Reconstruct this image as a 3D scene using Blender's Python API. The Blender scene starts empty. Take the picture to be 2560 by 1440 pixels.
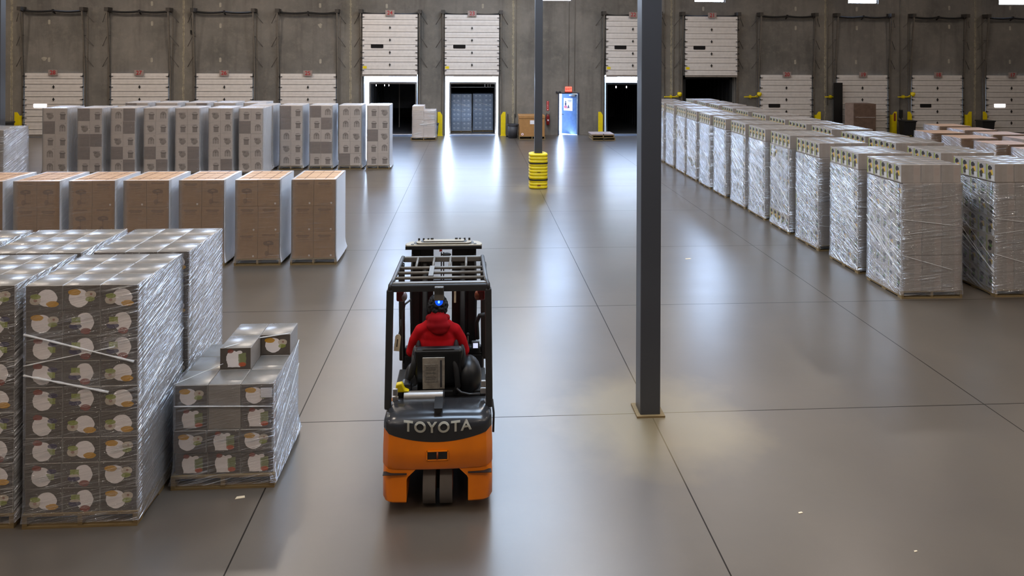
import bpy, bmesh, math, random
from mathutils import Vector, Matrix
R = math.radians
SC = bpy.context.scene
COL = SC.collection
random.seed(7)

# ---------------------------------------------------------------- camera, world, lights, exposure
H = 4.1
cam_d = bpy.data.cameras.new('camera'); cam = bpy.data.objects.new('camera', cam_d); COL.objects.link(cam)
cam_d.sensor_width = 36.0; cam_d.lens = 36.0 * 1715.0 / 2560.0
cam_d.shift_y = -(720.0 - 132.4) / 2560.0
cam_d.clip_start = 0.05; cam_d.clip_end = 300
YAW, ROLL = R(3.34), R(0.25)
fw = Vector((math.sin(YAW), math.cos(YAW), 0)); rt = Vector((math.cos(YAW), -math.sin(YAW), 0)); up = Vector((0, 0, 1))
cr, sr = math.cos(ROLL), math.sin(ROLL)
rt2 = rt * cr + up * sr; up2 = up * cr - rt * sr
M = Matrix((rt2, up2, -fw)).transposed().to_4x4(); M.translation = Vector((0, 0, H))
cam.matrix_world = M
SC.camera = cam

SC.view_settings.view_transform = 'Standard'; SC.view_settings.look = 'None'
SC.view_settings.gamma = 1.0; SC.view_settings.use_curve_mapping = False
SC.view_settings.exposure = 0.0
SC.cycles.use_denoising = True
SC.cycles.max_bounces = 8; SC.cycles.diffuse_bounces = 3; SC.cycles.glossy_bounces = 3
SC.cycles.transparent_max_bounces = 16; SC.cycles.sample_clamp_indirect = 6.0
SC.cycles.caustics_reflective = False; SC.cycles.caustics_refractive = False

w = bpy.data.worlds.new('world'); SC.world = w; w.use_nodes = True
nt = w.node_tree; nt.nodes.clear()
tc = nt.nodes.new('ShaderNodeTexCoord'); sx = nt.nodes.new('ShaderNodeSeparateXYZ')
rp = nt.nodes.new('ShaderNodeValToRGB'); bg = nt.nodes.new('ShaderNodeBackground'); wo = nt.nodes.new('ShaderNodeOutputWorld')
nt.links.new(tc.outputs['Generated'], sx.inputs[0]); nt.links.new(sx.outputs['Z'], rp.inputs[0])
rp.color_ramp.elements[0].position = 0.0; rp.color_ramp.elements[0].color = (0.66, 0.80, 1.0, 1)
rp.color_ramp.elements[1].position = 0.6; rp.color_ramp.elements[1].color = (0.40, 0.60, 1.0, 1)
nt.links.new(rp.outputs[0], bg.inputs[0]); bg.inputs[1].default_value = 32.0
nt.links.new(bg.outputs[0], wo.inputs[0])

def area(name, loc, sx_, sy_, power, color, rot=(0, 0, 0), portal=False):
    d = bpy.data.lights.new(name, 'AREA'); d.shape = 'RECTANGLE'; d.size = sx_; d.size_y = sy_
    d.energy = power; d.color = color
    o = bpy.data.objects.new(name, d); COL.objects.link(o); o.location = loc; o.rotation_euler = rot
    if portal: d.cycles.is_portal = True
    return o
WARM = (1.0, 0.87, 0.75); COOL = (0.58, 0.76, 1.0)
for x in (-24, -17.5, -11, -4.5, 2.5, 9.0, 15.5, 22.5, 30):
    for y in (-7, 0.5, 8, 15.5, 23, 30):
        pw = (112.0 if x < 6 else 80.0) * {-7: .5, 0.5: .8, 30: 1.35}.get(y, 1.0)
        if x >= 9 and y >= 15: pw *= .55
        area('ceiling_lamp', (x, y, 9.0), 0.55, 0.55, pw, WARM)
for x in (-20, -6, 8, 22):       # added upward fill panels brighten the roof liner, in place of high-bay spill
    for y in (2, 22): area('ceiling_fill', (x, y, 8.3), 8.0, 8.0, {-20: 260.0, -6: 540.0, 8: 540.0, 22: 150.0}[x], (1.0, .93, .87), (math.pi, 0, 0))
for y in (6, 13, 20, 27):        # roof lights over the central aisle
    area('roof_light', (1.0, y, 9.4), 4.0, 3.0, 640.0, COOL)

# ---------------------------------------------------------------- materials
def lin(c):
    c = c / 255.0
    return c / 12.92 if c <= 0.04045 else ((c + 0.055) / 1.055) ** 2.4
def S(r, g, b): return (lin(r), lin(g), lin(b), 1.0)
class NM:
    def __init__(s, name):
        s.m = bpy.data.materials.new(name); s.m.use_nodes = True; s.t = s.m.node_tree
        s.b = s.t.nodes['Principled BSDF']; s.out = s.t.nodes['Material Output']
    def n(s, typ, **kw):
        nd = s.t.nodes.new(typ)
        for k, v in kw.items(): setattr(nd, k, v)
        return nd
    def l(s, a, b): s.t.links.new(a, b)
    def val(s, sock, v):
        if hasattr(v, 'is_linked') or hasattr(v, 'links'): s.l(v, sock)
        else: sock.default_value = v
    def math(s, op, a, b=0.0, c=None, clamp=False):
        nd = s.n('ShaderNodeMath', operation=op); nd.use_clamp = clamp
        s.val(nd.inputs[0], a); s.val(nd.inputs[1], b)
        if c is not None: s.val(nd.inputs[2], c)
        return nd.outputs[0]
    def mix(s, f, a, b, blend='MIX'):
        nd = s.n('ShaderNodeMix', data_type='RGBA', blend_type=blend)
        s.val(nd.inputs[0], f); s.val(nd.inputs[6], a); s.val(nd.inputs[7], b)
        return nd.outputs[2]
    def noise(s, vec, scale, detail=4.0, rough=0.55, dist=0.0):
        nd = s.n('ShaderNodeTexNoise'); nd.inputs['Scale'].default_value = scale
        nd.inputs['Detail'].default_value = detail; nd.inputs['Roughness'].default_value = rough
        nd.inputs['Distortion'].default_value = dist
        if vec is not None: s.l(vec, nd.inputs['Vector'])
        return nd.outputs['Fac']
    def ramp(s, f, p0, p1, c0=(0, 0, 0, 1), c1=(1, 1, 1, 1)):
        nd = s.n('ShaderNodeValToRGB'); e = nd.color_ramp.elements
        e[0].position = p0; e[0].color = c0; e[1].position = p1; e[1].color = c1
        s.l(f, nd.inputs[0]); return nd.outputs[0]
    def mapr(s, f, a, b, c, d):
        nd = s.n('ShaderNodeMapRange'); s.val(nd.inputs[0], f)
        for i, v in enumerate((a, b, c, d)): nd.inputs[i + 1].default_value = v
        return nd.outputs[0]
    def coord(s, which='Object'): return s.n('ShaderNodeTexCoord').outputs[which]
    def sep(s, v):
        nd = s.n('ShaderNodeSeparateXYZ'); s.l(v, nd.inputs[0]); return nd.outputs
    def comb(s, x, y, z):
        nd = s.n('ShaderNodeCombineXYZ')
        for i, v in enumerate((x, y, z)): s.val(nd.inputs[i], v)
        return nd.outputs[0]
    def bump(s, h, strength=0.3, dist=0.01):
        nd = s.n('ShaderNodeBump'); nd.inputs['Strength'].default_value = strength; nd.inputs['Distance'].default_value = dist
        s.l(h, nd.inputs['Height']); s.l(nd.outputs[0], s.b.inputs['Normal']); return nd.outputs[0]
    def set(s, col=None, rough=None, metal=None, spec=None):
        if col is not None: s.val(s.b.inputs['Base Color'], col)
        if rough is not None: s.val(s.b.inputs['Roughness'], rough)
        if metal is not None: s.b.inputs['Metallic'].default_value = metal
        if spec is not None: s.b.inputs['Specular IOR Level'].default_value = spec
        return s
def plain(name, col, rough=0.5, metal=0.0, spec=0.5, var=0.06, sc=6.0):
    k = NM(name); nz = k.noise(k.coord(), sc, 3)
    c2 = tuple(max(0.0, v * (1 - var * 4)) for v in col[:3]) + (1,)
    k.set(k.mix(k.ramp(nz, 0.35, 0.75), col, c2), rough, metal, spec)
    return k.m
def emis(name, col, strength):
    k = NM(name); k.set(col, 0.5); k.b.inputs['Emission Color'].default_value = col; k.b.inputs['Emission Strength'].default_value = strength
    return k.m
MT = {}
# floor --------------------------------------------------------
k = NM('burnished_concrete'); co = k.coord(); s3 = k.sep(co)
n1 = k.noise(co, 0.35, 5, 0.6); n2 = k.noise(co, 1.6, 4, 0.5); n3 = k.noise(co, 26, 4, 0.6)
c = k.mix(k.ramp(n1, 0.3, 0.75), S(94, 84, 73), S(78, 70, 61))
c = k.mix(k.math('MULTIPLY', k.ramp(n2, 0.35, 0.8), 0.3), c, S(76, 70, 64))
c = k.mix(k.math('MULTIPLY', k.ramp(n3, 0.6, 0.8), 0.12), c, S(120, 108, 94))
def line(axis, off, per, wd):
    a = k.math('ADD', s3[axis], -off + per * 200.5)
    a = k.math('MODULO', a, per); a = k.math('ABSOLUTE', k.math('SUBTRACT', a, per / 2))
    return k.math('LESS_THAN', a, wd)
ln = k.math('MAXIMUM', line(0, 2.05, 3.97, 0.0065), line(1, 7.715, 3.325, 0.0065))
c = k.mix(k.math('MULTIPLY', ln, 0.9), c, S(20, 17, 14))
for (px, py, rad, stv) in ((2.05, 7.6, 0.95, 0.75), (2.03, 20.7, 0.8, 0.6)):
    d = k.n('ShaderNodeVectorMath', operation='DISTANCE'); k.l(co, d.inputs[0]); d.inputs[1].default_value = (px, py, 0)
    dd = k.math('ADD', d.outputs['Value'], k.math('MULTIPLY', n2, 0.9))
    c = k.mix(k.math('MULTIPLY', k.mapr(dd, rad + .75, rad + .05, 0, 1), stv * .85), c, S(136, 120, 90))
nv = k.comb(k.math('MULTIPLY', s3[0], 0.55), k.math('MULTIPLY', s3[1], 1.6), s3[2])
n4 = k.noise(nv, 0.9, 3, 0.5)
rg = k.mapr(n4, 0.25, 0.8, 0.281, 0.315)
k.set(c, rg, 0, 0.8); k.val(k.b.inputs['Specular IOR Level'], k.mapr(ln, 0, 1, .8, .1)); k.bump(k.noise(nv, 4.0, 4, .6), .035, .012)
MT['floor'] = k.m
# wall ---------------------------------------------------------
k = NM('tilt_up_concrete'); co = k.coord(); s3 = k.sep(co)
n1 = k.noise(co, 0.45, 6, 0.65); n2 = k.noise(co, 3.2, 7, 0.7); n5 = k.noise(k.comb(k.math('MULTIPLY', s3[0], 2.2), 0.0, k.math('MULTIPLY', s3[2], 0.25)), 1.0, 5, 0.6)
c = k.mix(k.ramp(n1, 0.36, 0.68), S(128, 122, 114), S(100, 96, 90))
c = k.mix(k.math('MULTIPLY', k.ramp(n2, 0.5, 0.72), 0.4), c, S(146, 137, 126))
c = k.mix(k.math('MULTIPLY', k.ramp(n5, 0.5, 0.75), 0.45), c, S(76, 70, 66))
a = k.math('MODULO', k.math('ADD', s3[0], -2.05 + 8.02 * 20.5), 8.02); a = k.math('ABSOLUTE', k.math('SUBTRACT', a, 4.01))
nj = k.noise(co, 5.0, 5, 0.7)
jm = k.math('LESS_THAN', k.math('ADD', a, k.math('MULTIPLY', k.math('SUBTRACT', nj, 0.5), 0.16)), 0.035)
jw = k.mapr(k.math('ADD', a, k.math('MULTIPLY', k.math('SUBTRACT', nj, 0.5), 0.9)), 0.0, 0.5, 0.3, 0.0)
c = k.mix(jw, c, S(142, 132, 112)); c = k.mix(k.math('MULTIPLY', jm, 0.75), c, S(186, 174, 146))
c = k.mix(k.math('MULTIPLY', k.math('LESS_THAN', a, 0.012), 0.8), c, S(60, 55, 48))
k.set(c, 0.85, 0, 0.3); k.bump(n2, 0.25, 0.01)
MT['wall'] = k.m
MT['ceil'] = plain('white_roof_liner', S(214, 208, 200), 0.8)
MT['wallside'] = plain('painted_block_wall', S(128, 122, 116), 0.85, var=.1, sc=.5)
MT['doorpanel'] = plain('cream_door_steel', S(216, 208, 201), 0.45, 0, 0.4, 0.03)
MT['seal'] = plain('grey_door_seal', S(134, 124, 114), 0.6)
MT['track'] = plain('galvanised_track', S(120, 112, 102), 0.5, 0.35, 0.5)
MT['bracket'] = plain('dull_bracket_steel', S(70, 64, 58), 0.55, 0.2)
MT['blacksteel'] = plain('black_steel', S(30, 28, 27), 0.45, 0.0, 0.4)
MT['darkcol'] = plain('charcoal_column_paint', S(66, 66, 69), 0.38, 0, 0.45, 0.03, 1.0)
MT['yellow'] = plain('safety_yellow', S(232, 205, 10), 0.42, 0, 0.5, 0.04)
MT['black'] = plain('black_rubber', S(24, 23, 23), 0.6)
MT['glassdark'] = plain('dark_vision_glass', S(34, 32, 32), 0.12, 0, 0.6)
MT['patch'] = plain('pale_grout_patch', S(168, 160, 144), 0.9)
MT['signplate'] = plain('grey_pink_sign_plate', S(158, 140, 132), 0.5)
MT['signred'] = plain('red_number_paint', S(176, 24, 34), 0.5)
MT['orange'] = plain('orange_machine_paint', S(240, 126, 8), 0.28, 0, 0.55, 0.05, 2.5)
MT['charcoal'] = plain('charcoal_hood_paint', S(46, 46, 48), 0.2, 0, 0.5, 0.03, 3)
MT['guard'] = plain('guard_black_paint', S(46, 45, 45), 0.35, 0, 0.5)
MT['guardtop'] = plain('worn_guard_bar_paint', S(106, 100, 92), 0.4, 0.2, 0.5)
MT['mast'] = plain('mast_steel', S(26, 24, 22), 0.4, 0.2, 0.5)
MT['masttop'] = plain('tan_worn_mast_plate', S(150, 136, 112), 0.45, 0.15)
MT['silver'] = plain('brushed_silver', S(200, 194, 188), 0.28, 0.7)
MT['letter'] = plain('silver_grey_lettering', S(176, 172, 158), 0.4)
MT['tyre'] = plain('grey_solid_tyre', S(96, 88, 82), 0.75)
MT['rim'] = plain('orange_wheel_rim', S(150, 70, 20), 0.5)
MT['vinyl'] = plain('black_seat_vinyl', S(20, 20, 21), 0.35)
MT['paper'] = plain('clear_pocket_paper', S(176, 168, 156), 0.35, var=.1, sc=20)
MT['paper2'] = plain('printed_sheet', S(150, 143, 133), 0.5, var=.12, sc=60)
MT['tagpaper'] = plain('cream_paper_tag', S(226, 206, 172), 0.6)
MT['redlens'] = plain('red_lamp_lens', S(112, 24, 22), 0.3)
MT['amberlens'] = plain('amber_lamp_lens', S(140, 66, 40), 0.3)
MT['whitelens'] = plain('clear_lamp_lens', S(150, 128, 122), 0.25)
MT['bluelight'] = emis('blue_spot_light', (0.0, 0.07, 1.0, 1), 1.3)
MT['bluecore'] = emis('blue_spot_core', (0.2, 0.5, 1.0, 1), 1.6)
MT['bluedoor'] = plain('blue_door_paint', S(96, 128, 178), 0.4)
MT['doorframe'] = plain('navy_door_frame', S(58, 64, 84), 0.4)
MT['white'] = plain('white_sheet', S(232, 230, 234), 0.5, var=.02)
MT['navyink'] = plain('navy_print', S(60, 58, 90), 0.5)
MT['pinkink'] = plain('pink_print', S(214, 110, 130), 0.5)
MT['exitred'] = emis('exit_sign_glow', (1.0, 0.16, 0.10, 1), 1.3)
MT['exitlet'] = emis('exit_letters_glow', (0.85, 0.02, 0.02, 1), 1.0)
MT['extred'] = plain('extinguisher_red', S(120, 22, 18), 0.3)
MT['signred2'] = plain('red_sign', S(196, 44, 36), 0.45)
MT['bin'] = plain('dark_grey_plastic', S(62, 62, 66), 0.55)
MT['binblack'] = plain('black_plastic', S(30, 29, 30), 0.55)
MT['card'] = plain('brown_corrugated_board', S(168, 122, 70), 0.75, var=.05)
MT['carddark'] = plain('dark_brown_board', S(112, 88, 74), 0.6, var=.08)
MT['cardpink'] = plain('pale_pink_board', S(166, 146, 136), 0.7)
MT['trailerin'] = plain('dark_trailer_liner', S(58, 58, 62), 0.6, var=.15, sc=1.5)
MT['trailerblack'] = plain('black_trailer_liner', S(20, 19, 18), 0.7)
MT['trailerout'] = plain('white_trailer_skin', S(225, 225, 230), 0.5)
MT['asphalt'] = plain('pale_yard_concrete', S(170, 168, 164), 0.9)
MT['steelplate'] = plain('dock_leveller_steel', S(110, 112, 120), 0.4, 0.4)
MT['glow'] = emis('small_glint_glow', (1, 0.95, 1, 1), 7.0)  # glow of the added glint chips inside the trailers
MT['hoodie'] = plain('red_fleece', S(190, 14, 24), 0.85, 0, 0.2, 0.07, 9)
MT['hoodfleece'] = plain('darker_red_hood_fleece', S(164, 18, 26), 0.9, 0, 0.2, 0.07, 9)
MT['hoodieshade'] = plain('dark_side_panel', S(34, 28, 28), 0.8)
MT['jeans'] = plain('black_trousers', S(26, 26, 30), 0.85)
MT['skin'] = plain('brown_skin', S(120, 78, 56), 0.55)
MT['hair'] = plain('black_curly_hair', S(16, 14, 14), 0.8, var=.1, sc=60)
MT['shoe'] = plain('black_shoe', S(24, 22, 22), 0.6)
MT['eye'] = plain('eye_white', S(220, 216, 210), 0.3)
MT['lips'] = plain('lips', S(110, 60, 52), 0.5)
# window glass
k = NM('window_glass'); tr = k.n('ShaderNodeBsdfTransparent'); gl = k.n('ShaderNodeBsdfGlossy'); gl.inputs['Roughness'].default_value = 0.05
mx = k.n('ShaderNodeMixShader'); mx.inputs[0].default_value = 0.08
k.l(tr.outputs[0], mx.inputs[1]); k.l(gl.outputs[0], mx.inputs[2]); k.l(mx.outputs[0], k.out.inputs['Surface']); MT['glass'] = k.m
# pallet wood
k = NM('pallet_wood'); co = k.coord(); s3 = k.sep(co)
nw = k.noise(k.comb(k.math('MULTIPLY', s3[0], 2), k.math('MULTIPLY', s3[1], 30), k.math('MULTIPLY', s3[2], 30)), 2, 4)
k.set(k.mix(nw, S(146, 122, 80), S(98, 79, 50)), 0.8); MT['wood'] = k.m
# cartons -------------------------------------------------------
def carton_side(name, base, dark, var=0.10, rough=0.55, blotch=0.3, bars=None, spec=0.4, dome=0.0):
    k = NM(name); g = k.coord('Generated'); s3 = k.sep(g)
    oi = k.n('ShaderNodeObjectInfo'); rnd = oi.outputs['Random']
    off = k.n('ShaderNodeVectorMath', operation='ADD'); k.l(g, off.inputs[0]); k.l(k.comb(k.math('MULTIPLY', rnd, 37.0), rnd, 0.0), off.inputs[1])
    nz = k.noise(off.outputs[0], 3.0, 4)
    c = k.mix(k.math('MULTIPLY', k.ramp(nz, 0.4, 0.7), blotch), base, dark)
    c = k.mix(k.math('MULTIPLY', rnd, var), c, dark)
    if bars: 
        for (u, v, ru, rv, col, st, ax) in bars:
            uu = k.math('LESS_THAN', k.math('ABSOLUTE', k.math('SUBTRACT', s3[ax], u)), ru)
            vv = k.math('LESS_THAN', k.math('ABSOLUTE', k.math('SUBTRACT', s3[2], v)), rv)
            c = k.mix(k.math('MULTIPLY', k.math('MULTIPLY', uu, vv), st), c, col)
    if dome:
        gu = k.math('SUBTRACT', s3[0], .5); gv = k.math('SUBTRACT', s3[1], .5)
        q = k.math('ADD', k.math('MULTIPLY', gu, gu), k.math('MULTIPLY', k.math('MULTIPLY', gv, gv), 1.6))
        q = k.math('ADD', k.math('MULTIPLY', q, -1.0), k.math('MULTIPLY', k.noise(off.outputs[0], 1.5, 1), .10))
        k.bump(q, 1.0, dome)
    k.set(c, rough, 0, spec); return k.m
def carton_art(name, base, dark, shapes, ax=0, blotch=0.35, rough=0.5, wob=0.05):
    """shapes: (kind, u, v, ru, rv, colour, strength) printed on the face in its own 0..1 frame"""
    k = NM(name); g = k.coord('Generated')
    nn = k.n('ShaderNodeTexNoise'); nn.inputs['Scale'].default_value = 9.0; k.l(g, nn.inputs['Vector'])
    sb = k.n('ShaderNodeVectorMath', operation='SUBTRACT'); k.l(nn.outputs['Color'], sb.inputs[0]); sb.inputs[1].default_value = (.5, .5, .5)
    sm = k.n('ShaderNodeVectorMath', operation='SCALE'); k.l(sb.outputs[0], sm.inputs[0]); sm.inputs['Scale'].default_value = wob
    ad = k.n('ShaderNodeVectorMath', operation='ADD'); k.l(g, ad.inputs[0]); k.l(sm.outputs[0], ad.inputs[1])
    s3 = k.sep(ad.outputs[0]); rnd = k.n('ShaderNodeObjectInfo').outputs['Random']
    nz = k.noise(g, 4.0, 4)
    c = k.mix(k.math('MULTIPLY', k.ramp(nz, 0.4, 0.7), blotch), base, dark)
    c = k.mix(k.math('MULTIPLY', rnd, 0.2), c, dark)
    for (kind, u, v, ru, rv, col, st) in shapes:
        du = k.math('DIVIDE', k.math('SUBTRACT', s3[ax], u), ru); dv = k.math('DIVIDE', k.math('SUBTRACT', s3[2], v), rv)
        if kind == 'e':
            m = k.math('LESS_THAN', k.math('ADD', k.math('MULTIPLY', du, du), k.math('MULTIPLY', dv, dv)), 1.0)
        else:
            m = k.math('LESS_THAN', k.math('MAXIMUM', k.math('ABSOLUTE', du), k.math('ABSOLUTE', dv)), 1.0)
        c = k.mix(k.math('MULTIPLY', m, st), c, col)
    k.set(c, rough, 0, 0.4); return k.m
GB, GD = S(96, 86, 77), S(74, 66, 60)
WHT, GRN, GLD, NVY, RED, CRM = S(250, 240, 236), S(148, 156, 70), S(206, 152, 40), S(62, 54, 84), S(140, 70, 54), S(206, 190, 168)
MT['A_top'] = carton_side('glossy_grey_carton_top', S(118, 112, 105), S(96, 90, 84), 0.2, 0.27, 0.3, spec=.9, dome=.05)
MT['A_side'] = carton_side('grey_carton_board', S(150, 140, 130), S(112, 103, 95), 0.2, 0.30, 0.3, spec=0.5)
MT['A_a1'] = carton_art('plate_print_gold_right', GB, GD, [('e', .58, .5, .27, .34, WHT, .95), ('e', .26, .4, .15, .17, CRM, .9), ('e', .27, .56, .14, .10, GRN, .9), ('e', .72, .26, .17, .12, GLD, .95), ('e', .26, .4, .05, .06, RED, .6)])
MT['A_a2'] = carton_art('plate_print_gold_left', GB, GD, [('e', .42, .48, .27, .36, WHT, .95), ('e', .74, .62, .15, .15, CRM, .9), ('e', .72, .44, .12, .10, GRN, .8), ('e', .30, .72, .17, .12, GLD, .95), ('e', .75, .64, .04, .05, RED, .7)])
MT['A_a3'] = carton_art('plate_print_green_navy', GB, GD, [('e', .58, .52, .24, .38, WHT, .95), ('r', .34, .60, .12, .12, GRN, .9), ('e', .32, .36, .17, .12, NVY, .9), ('e', .33, .47, .15, .06, CRM, .8), ('e', .60, .16, .14, .12, RED, .9)])
MT['A_a4'] = carton_art('plate_print_red_top', GB, GD, [('e', .46, .45, .27, .38, WHT, .95), ('e', .33, .80, .13, .11, RED, .95), ('e', .74, .66, .13, .10, NVY, .85), ('r', .70, .44, .10, .12, GRN, .85), ('e', .5, .3, .18, .2, WHT, .95)])
MT['A_a5'] = carton_art('plate_print_jar', GB, GD, [('e', .42, .5, .22, .36, WHT, .95), ('r', .45, .3, .2, .2, WHT, .95), ('e', .34, .84, .10, .09, RED, .9), ('r', .72, .5, .12, .26, S(138, 142, 96), .9), ('e', .72, .22, .12, .10, S(196, 96, 60), .9), ('e', .62, .78, .10, .08, WHT, .9)])
WB, WD = S(198, 184, 172), S(166, 152, 141)
PG, PG2 = S(104, 92, 84), S(128, 116, 106)
MT['W_side'] = carton_side('off_white_carton_board', WB, WD, 0.2, 0.5, 0.3)
MT['W_a1'] = carton_art('pot_print', WB, WD, [('r', .62, .32, .20, .20, PG, .75), ('e', .62, .52, .26, .09, PG, .8), ('e', .62, .60, .16, .05, WB, .8), ('e', .62, .66, .22, .035, PG, .7)], blotch=.2)
MT['W_a2'] = carton_art('wide_pot_print', WB, WD, [('e', .60, .38, .28, .20, PG2, .8), ('e', .42, .56, .16, .10, PG, .7), ('e', .66, .60, .20, .06, PG2, .6), ('r', .58, .22, .12, .08, PG2, .8)], blotch=.2)
MT['W_a3'] = carton_art('grill_print', WB, WD, [('r', .60, .40, .26, .20, PG2, .7), ('e', .60, .60, .22, .14, PG, .7), ('r', .5, .38, .03, .2, WB, .6), ('r', .7, .38, .03, .2, WB, .6), ('e', .86, .84, .05, .05, PG2, .5)], blotch=.2)
MT['W_a4'] = carton_art('plain_dark_print', S(136, 122, 113), S(116, 103, 95), [('r', .5, .85, .5, .05, S(140, 124, 114), .4)], blotch=.5)
RB, RD = S(158, 148, 139), S(128, 118, 110)
YG = S(178, 184, 40)
MT['R_front'] = carton_side('light_grey_carton_board', RB, RD, 0.25, 0.5, 0.25, bars=[(.28, .5, .10, .5, S(146, 134, 124), .35, 0), (.78, .5, .16, .5, S(178, 160, 148), .4, 0), (.78, .62, .13, .2, S(158, 138, 126), .35, 0)])
MT['R_art'] = carton_art('tool_print_label', RB, RD, [('r', .90, .5, .08, .44, S(140, 146, 52), .85), ('e', .55, .74, .22, .16, S(34, 28, 28), .95), ('e', .42, .50, .20, .16, S(196, 160, 36), .9), ('e', .55, .34, .20, .2, S(36, 30, 30), .9), ('e', .5, .6, .1, .06, S(176, 120, 110), .9), ('r', .25, .2, .18, .14, S(205, 198, 190), .7)], ax=1, blotch=.15, wob=.18)
MT['R_art2'] = carton_art('tool_print_label_dim', RB, RD, [('r', .91, .5, .07, .44, S(140, 146, 76), .7), ('e', .5, .6, .22, .14, S(48, 42, 42), .9), ('e', .46, .40, .18, .12, S(96, 120, 72), .9), ('e', .55, .25, .2, .12, S(44, 38, 40), .9)], ax=1, blotch=.15, wob=.2)
MT['R_top'] = carton_side('light_carton_top', S(136, 128, 120), S(114, 106, 99), 0.3, 0.25, 0.2, dome=.04, bars=[(.5, .5, .03, .6, S(200, 190, 180), .5, 1)], spec=.5)
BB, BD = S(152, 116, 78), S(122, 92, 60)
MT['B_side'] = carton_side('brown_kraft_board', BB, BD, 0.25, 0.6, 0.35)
INK = S(84, 60, 42)
MT['B_art'] = carton_art('kraft_print_lines', BB, BD, [('r', .5, .86, .30, .03, INK, .45), ('r', .5, .80, .22, .02, INK, .4), ('r', .5, .72, .26, .015, INK, .3), ('e', .8, .1, .04, .04, S(210, 196, 180), .8)], blotch=.4, wob=.04)
MT['B_art2'] = carton_art('kraft_print_basket', BB, BD, [('r', .5, .90, .30, .03, INK, .4), ('e', .5, .58, .24, .10, INK, .6), ('e', .52, .60, .10, .03, BB, .6), ('r', .60, .34, .13, .2, INK, .35), ('r', .62, .36, .10, .17, BB, .6), ('e', .42, .2, .1, .1, INK, .4)], blotch=.4, wob=.06)
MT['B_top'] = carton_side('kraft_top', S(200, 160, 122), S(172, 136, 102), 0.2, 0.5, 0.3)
MT['tape'] = plain('dark_slot', S(92, 62, 44), 0.6)
CB, CW = S(118, 134, 156), S(190, 200, 214)
MT['T_art'] = carton_art('blue_grey_print', CB, S(96, 110, 130), [('e', .3, .62, .10, .12, CW, .6), ('e', .72, .62, .10, .12, CW, .6), ('r', .3, .35, .12, .03, CW, .5), ('r', .72, .35, .12, .03, CW, .5)], wob=.15)
# stretch film ---------------------------------------------------
def film(name, base_a, streak_a, thx, thy, graze, colr=(0.80, 0.82, 0.86, 1), rough=0.16, thr=(0.5, 0.68), ac=30.0, glossy=.6, bst=.75, xa=0.0, ya=.6):
    k = NM(name); co = k.coord(); s3 = k.sep(co); rnd = k.n('ShaderNodeObjectInfo').outputs['Random']
    def across(z, h, th): return k.math('SUBTRACT', k.math('MULTIPLY', z, math.cos(th)), k.math('MULTIPLY', h, math.sin(th)))
    nrm = k.sep(k.n('ShaderNodeNewGeometry').outputs['True Normal'])
    isx = k.math('GREATER_THAN', k.math('ABSOLUTE', nrm[0]), 0.7)
    ax_ = across(s3[2], s3[1], thx); ay_ = across(s3[2], s3[0], thy)
    ac_ = k.math('ADD', k.math('MULTIPLY', ax_, isx), k.math('MULTIPLY', ay_, k.math('SUBTRACT', 1.0, isx)))
    hh = k.math('ADD', s3[0], s3[1])
    v = k.comb(k.math('ADD', k.math('MULTIPLY', hh, 1.6), k.math('MULTIPLY', rnd, 50)), k.math('MULTIPLY', ac_, ac), k.math('MULTIPLY', isx, 5.0))
    n1 = k.noise(v, 1.0, 3, 0.6, 0.4); n2 = k.noise(k.comb(k.math('ADD', s3[0], k.math('MULTIPLY', rnd, 9.0)), s3[1], k.math('MULTIPLY', s3[2], 1.8)), 2.6, 3)
    st = k.ramp(n1, thr[0], thr[1]); st = k.math('MULTIPLY', st, k.mapr(k.math('ADD', n2, k.math('MULTIPLY', isx, .10)), 0.46, 0.62, 0.06, 1.0))
    v2 = k.comb(k.math('ADD', k.math('MULTIPLY', hh, 5.0), k.math('MULTIPLY', rnd, 70)), k.math('MULTIPLY', ac_, ac * 2.4), 0.0)
    nb = k.noise(v2, 1.0, 2, 0.6)
    lw = k.n('ShaderNodeLayerWeight'); lw.inputs['Blend'].default_value = 0.35
    al = k.math('ADD', k.math('ADD', k.math('ADD', base_a, k.math('MULTIPLY', isx, xa)), k.math('MULTIPLY', k.math('MULTIPLY', st, streak_a), k.mapr(isx, 0, 1, ya, 1))), k.math('MULTIPLY', lw.outputs['Facing'], graze), clamp=True)
    bn = k.bump(k.math('ADD', n1, k.math('MULTIPLY', nb, 0.6)), bst, 0.02)
    k.set(colr, 0.6, 0, 0.0)
    gl = k.n('ShaderNodeBsdfGlossy'); gl.inputs['Roughness'].default_value = rough; gl.inputs['Color'].default_value = (.95, .96, 1, 1); k.l(bn, gl.inputs['Normal'])
    m1 = k.n('ShaderNodeMixShader'); m1.inputs[0].default_value = glossy
    k.l(k.b.outputs[0], m1.inputs[1]); k.l(gl.outputs[0], m1.inputs[2])
    tr = k.n('ShaderNodeBsdfTransparent'); m2 = k.n('ShaderNodeMixShader'); k.l(al, m2.inputs[0]); k.l(tr.outputs[0], m2.inputs[1]); k.l(m1.outputs[0], m2.inputs[2])
    k.l(m2.outputs[0], k.out.inputs['Surface'])
    return k.m
MT['film_N'] = film('stretch_film_tight', 0.07, 0.60, R(14), R(12), 0.42, ac=44, thr=(.48, .62), glossy=.8, bst=1.0, rough=.10, xa=.14)
MT['film_R'] = film('stretch_film_crinkled', 0.10, 0.68, R(22), R(6), 0.5, thr=(.47, .62), glossy=.78, bst=1.0, rough=.10, xa=.04, ya=.95)
MT['film_B'] = film('stretch_film_cloudy', 0.05, 0.22, R(30), R(4), 0.95, thr=(.5, .75), rough=.3, ac=40, glossy=.55, bst=.5, xa=.5)
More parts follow.
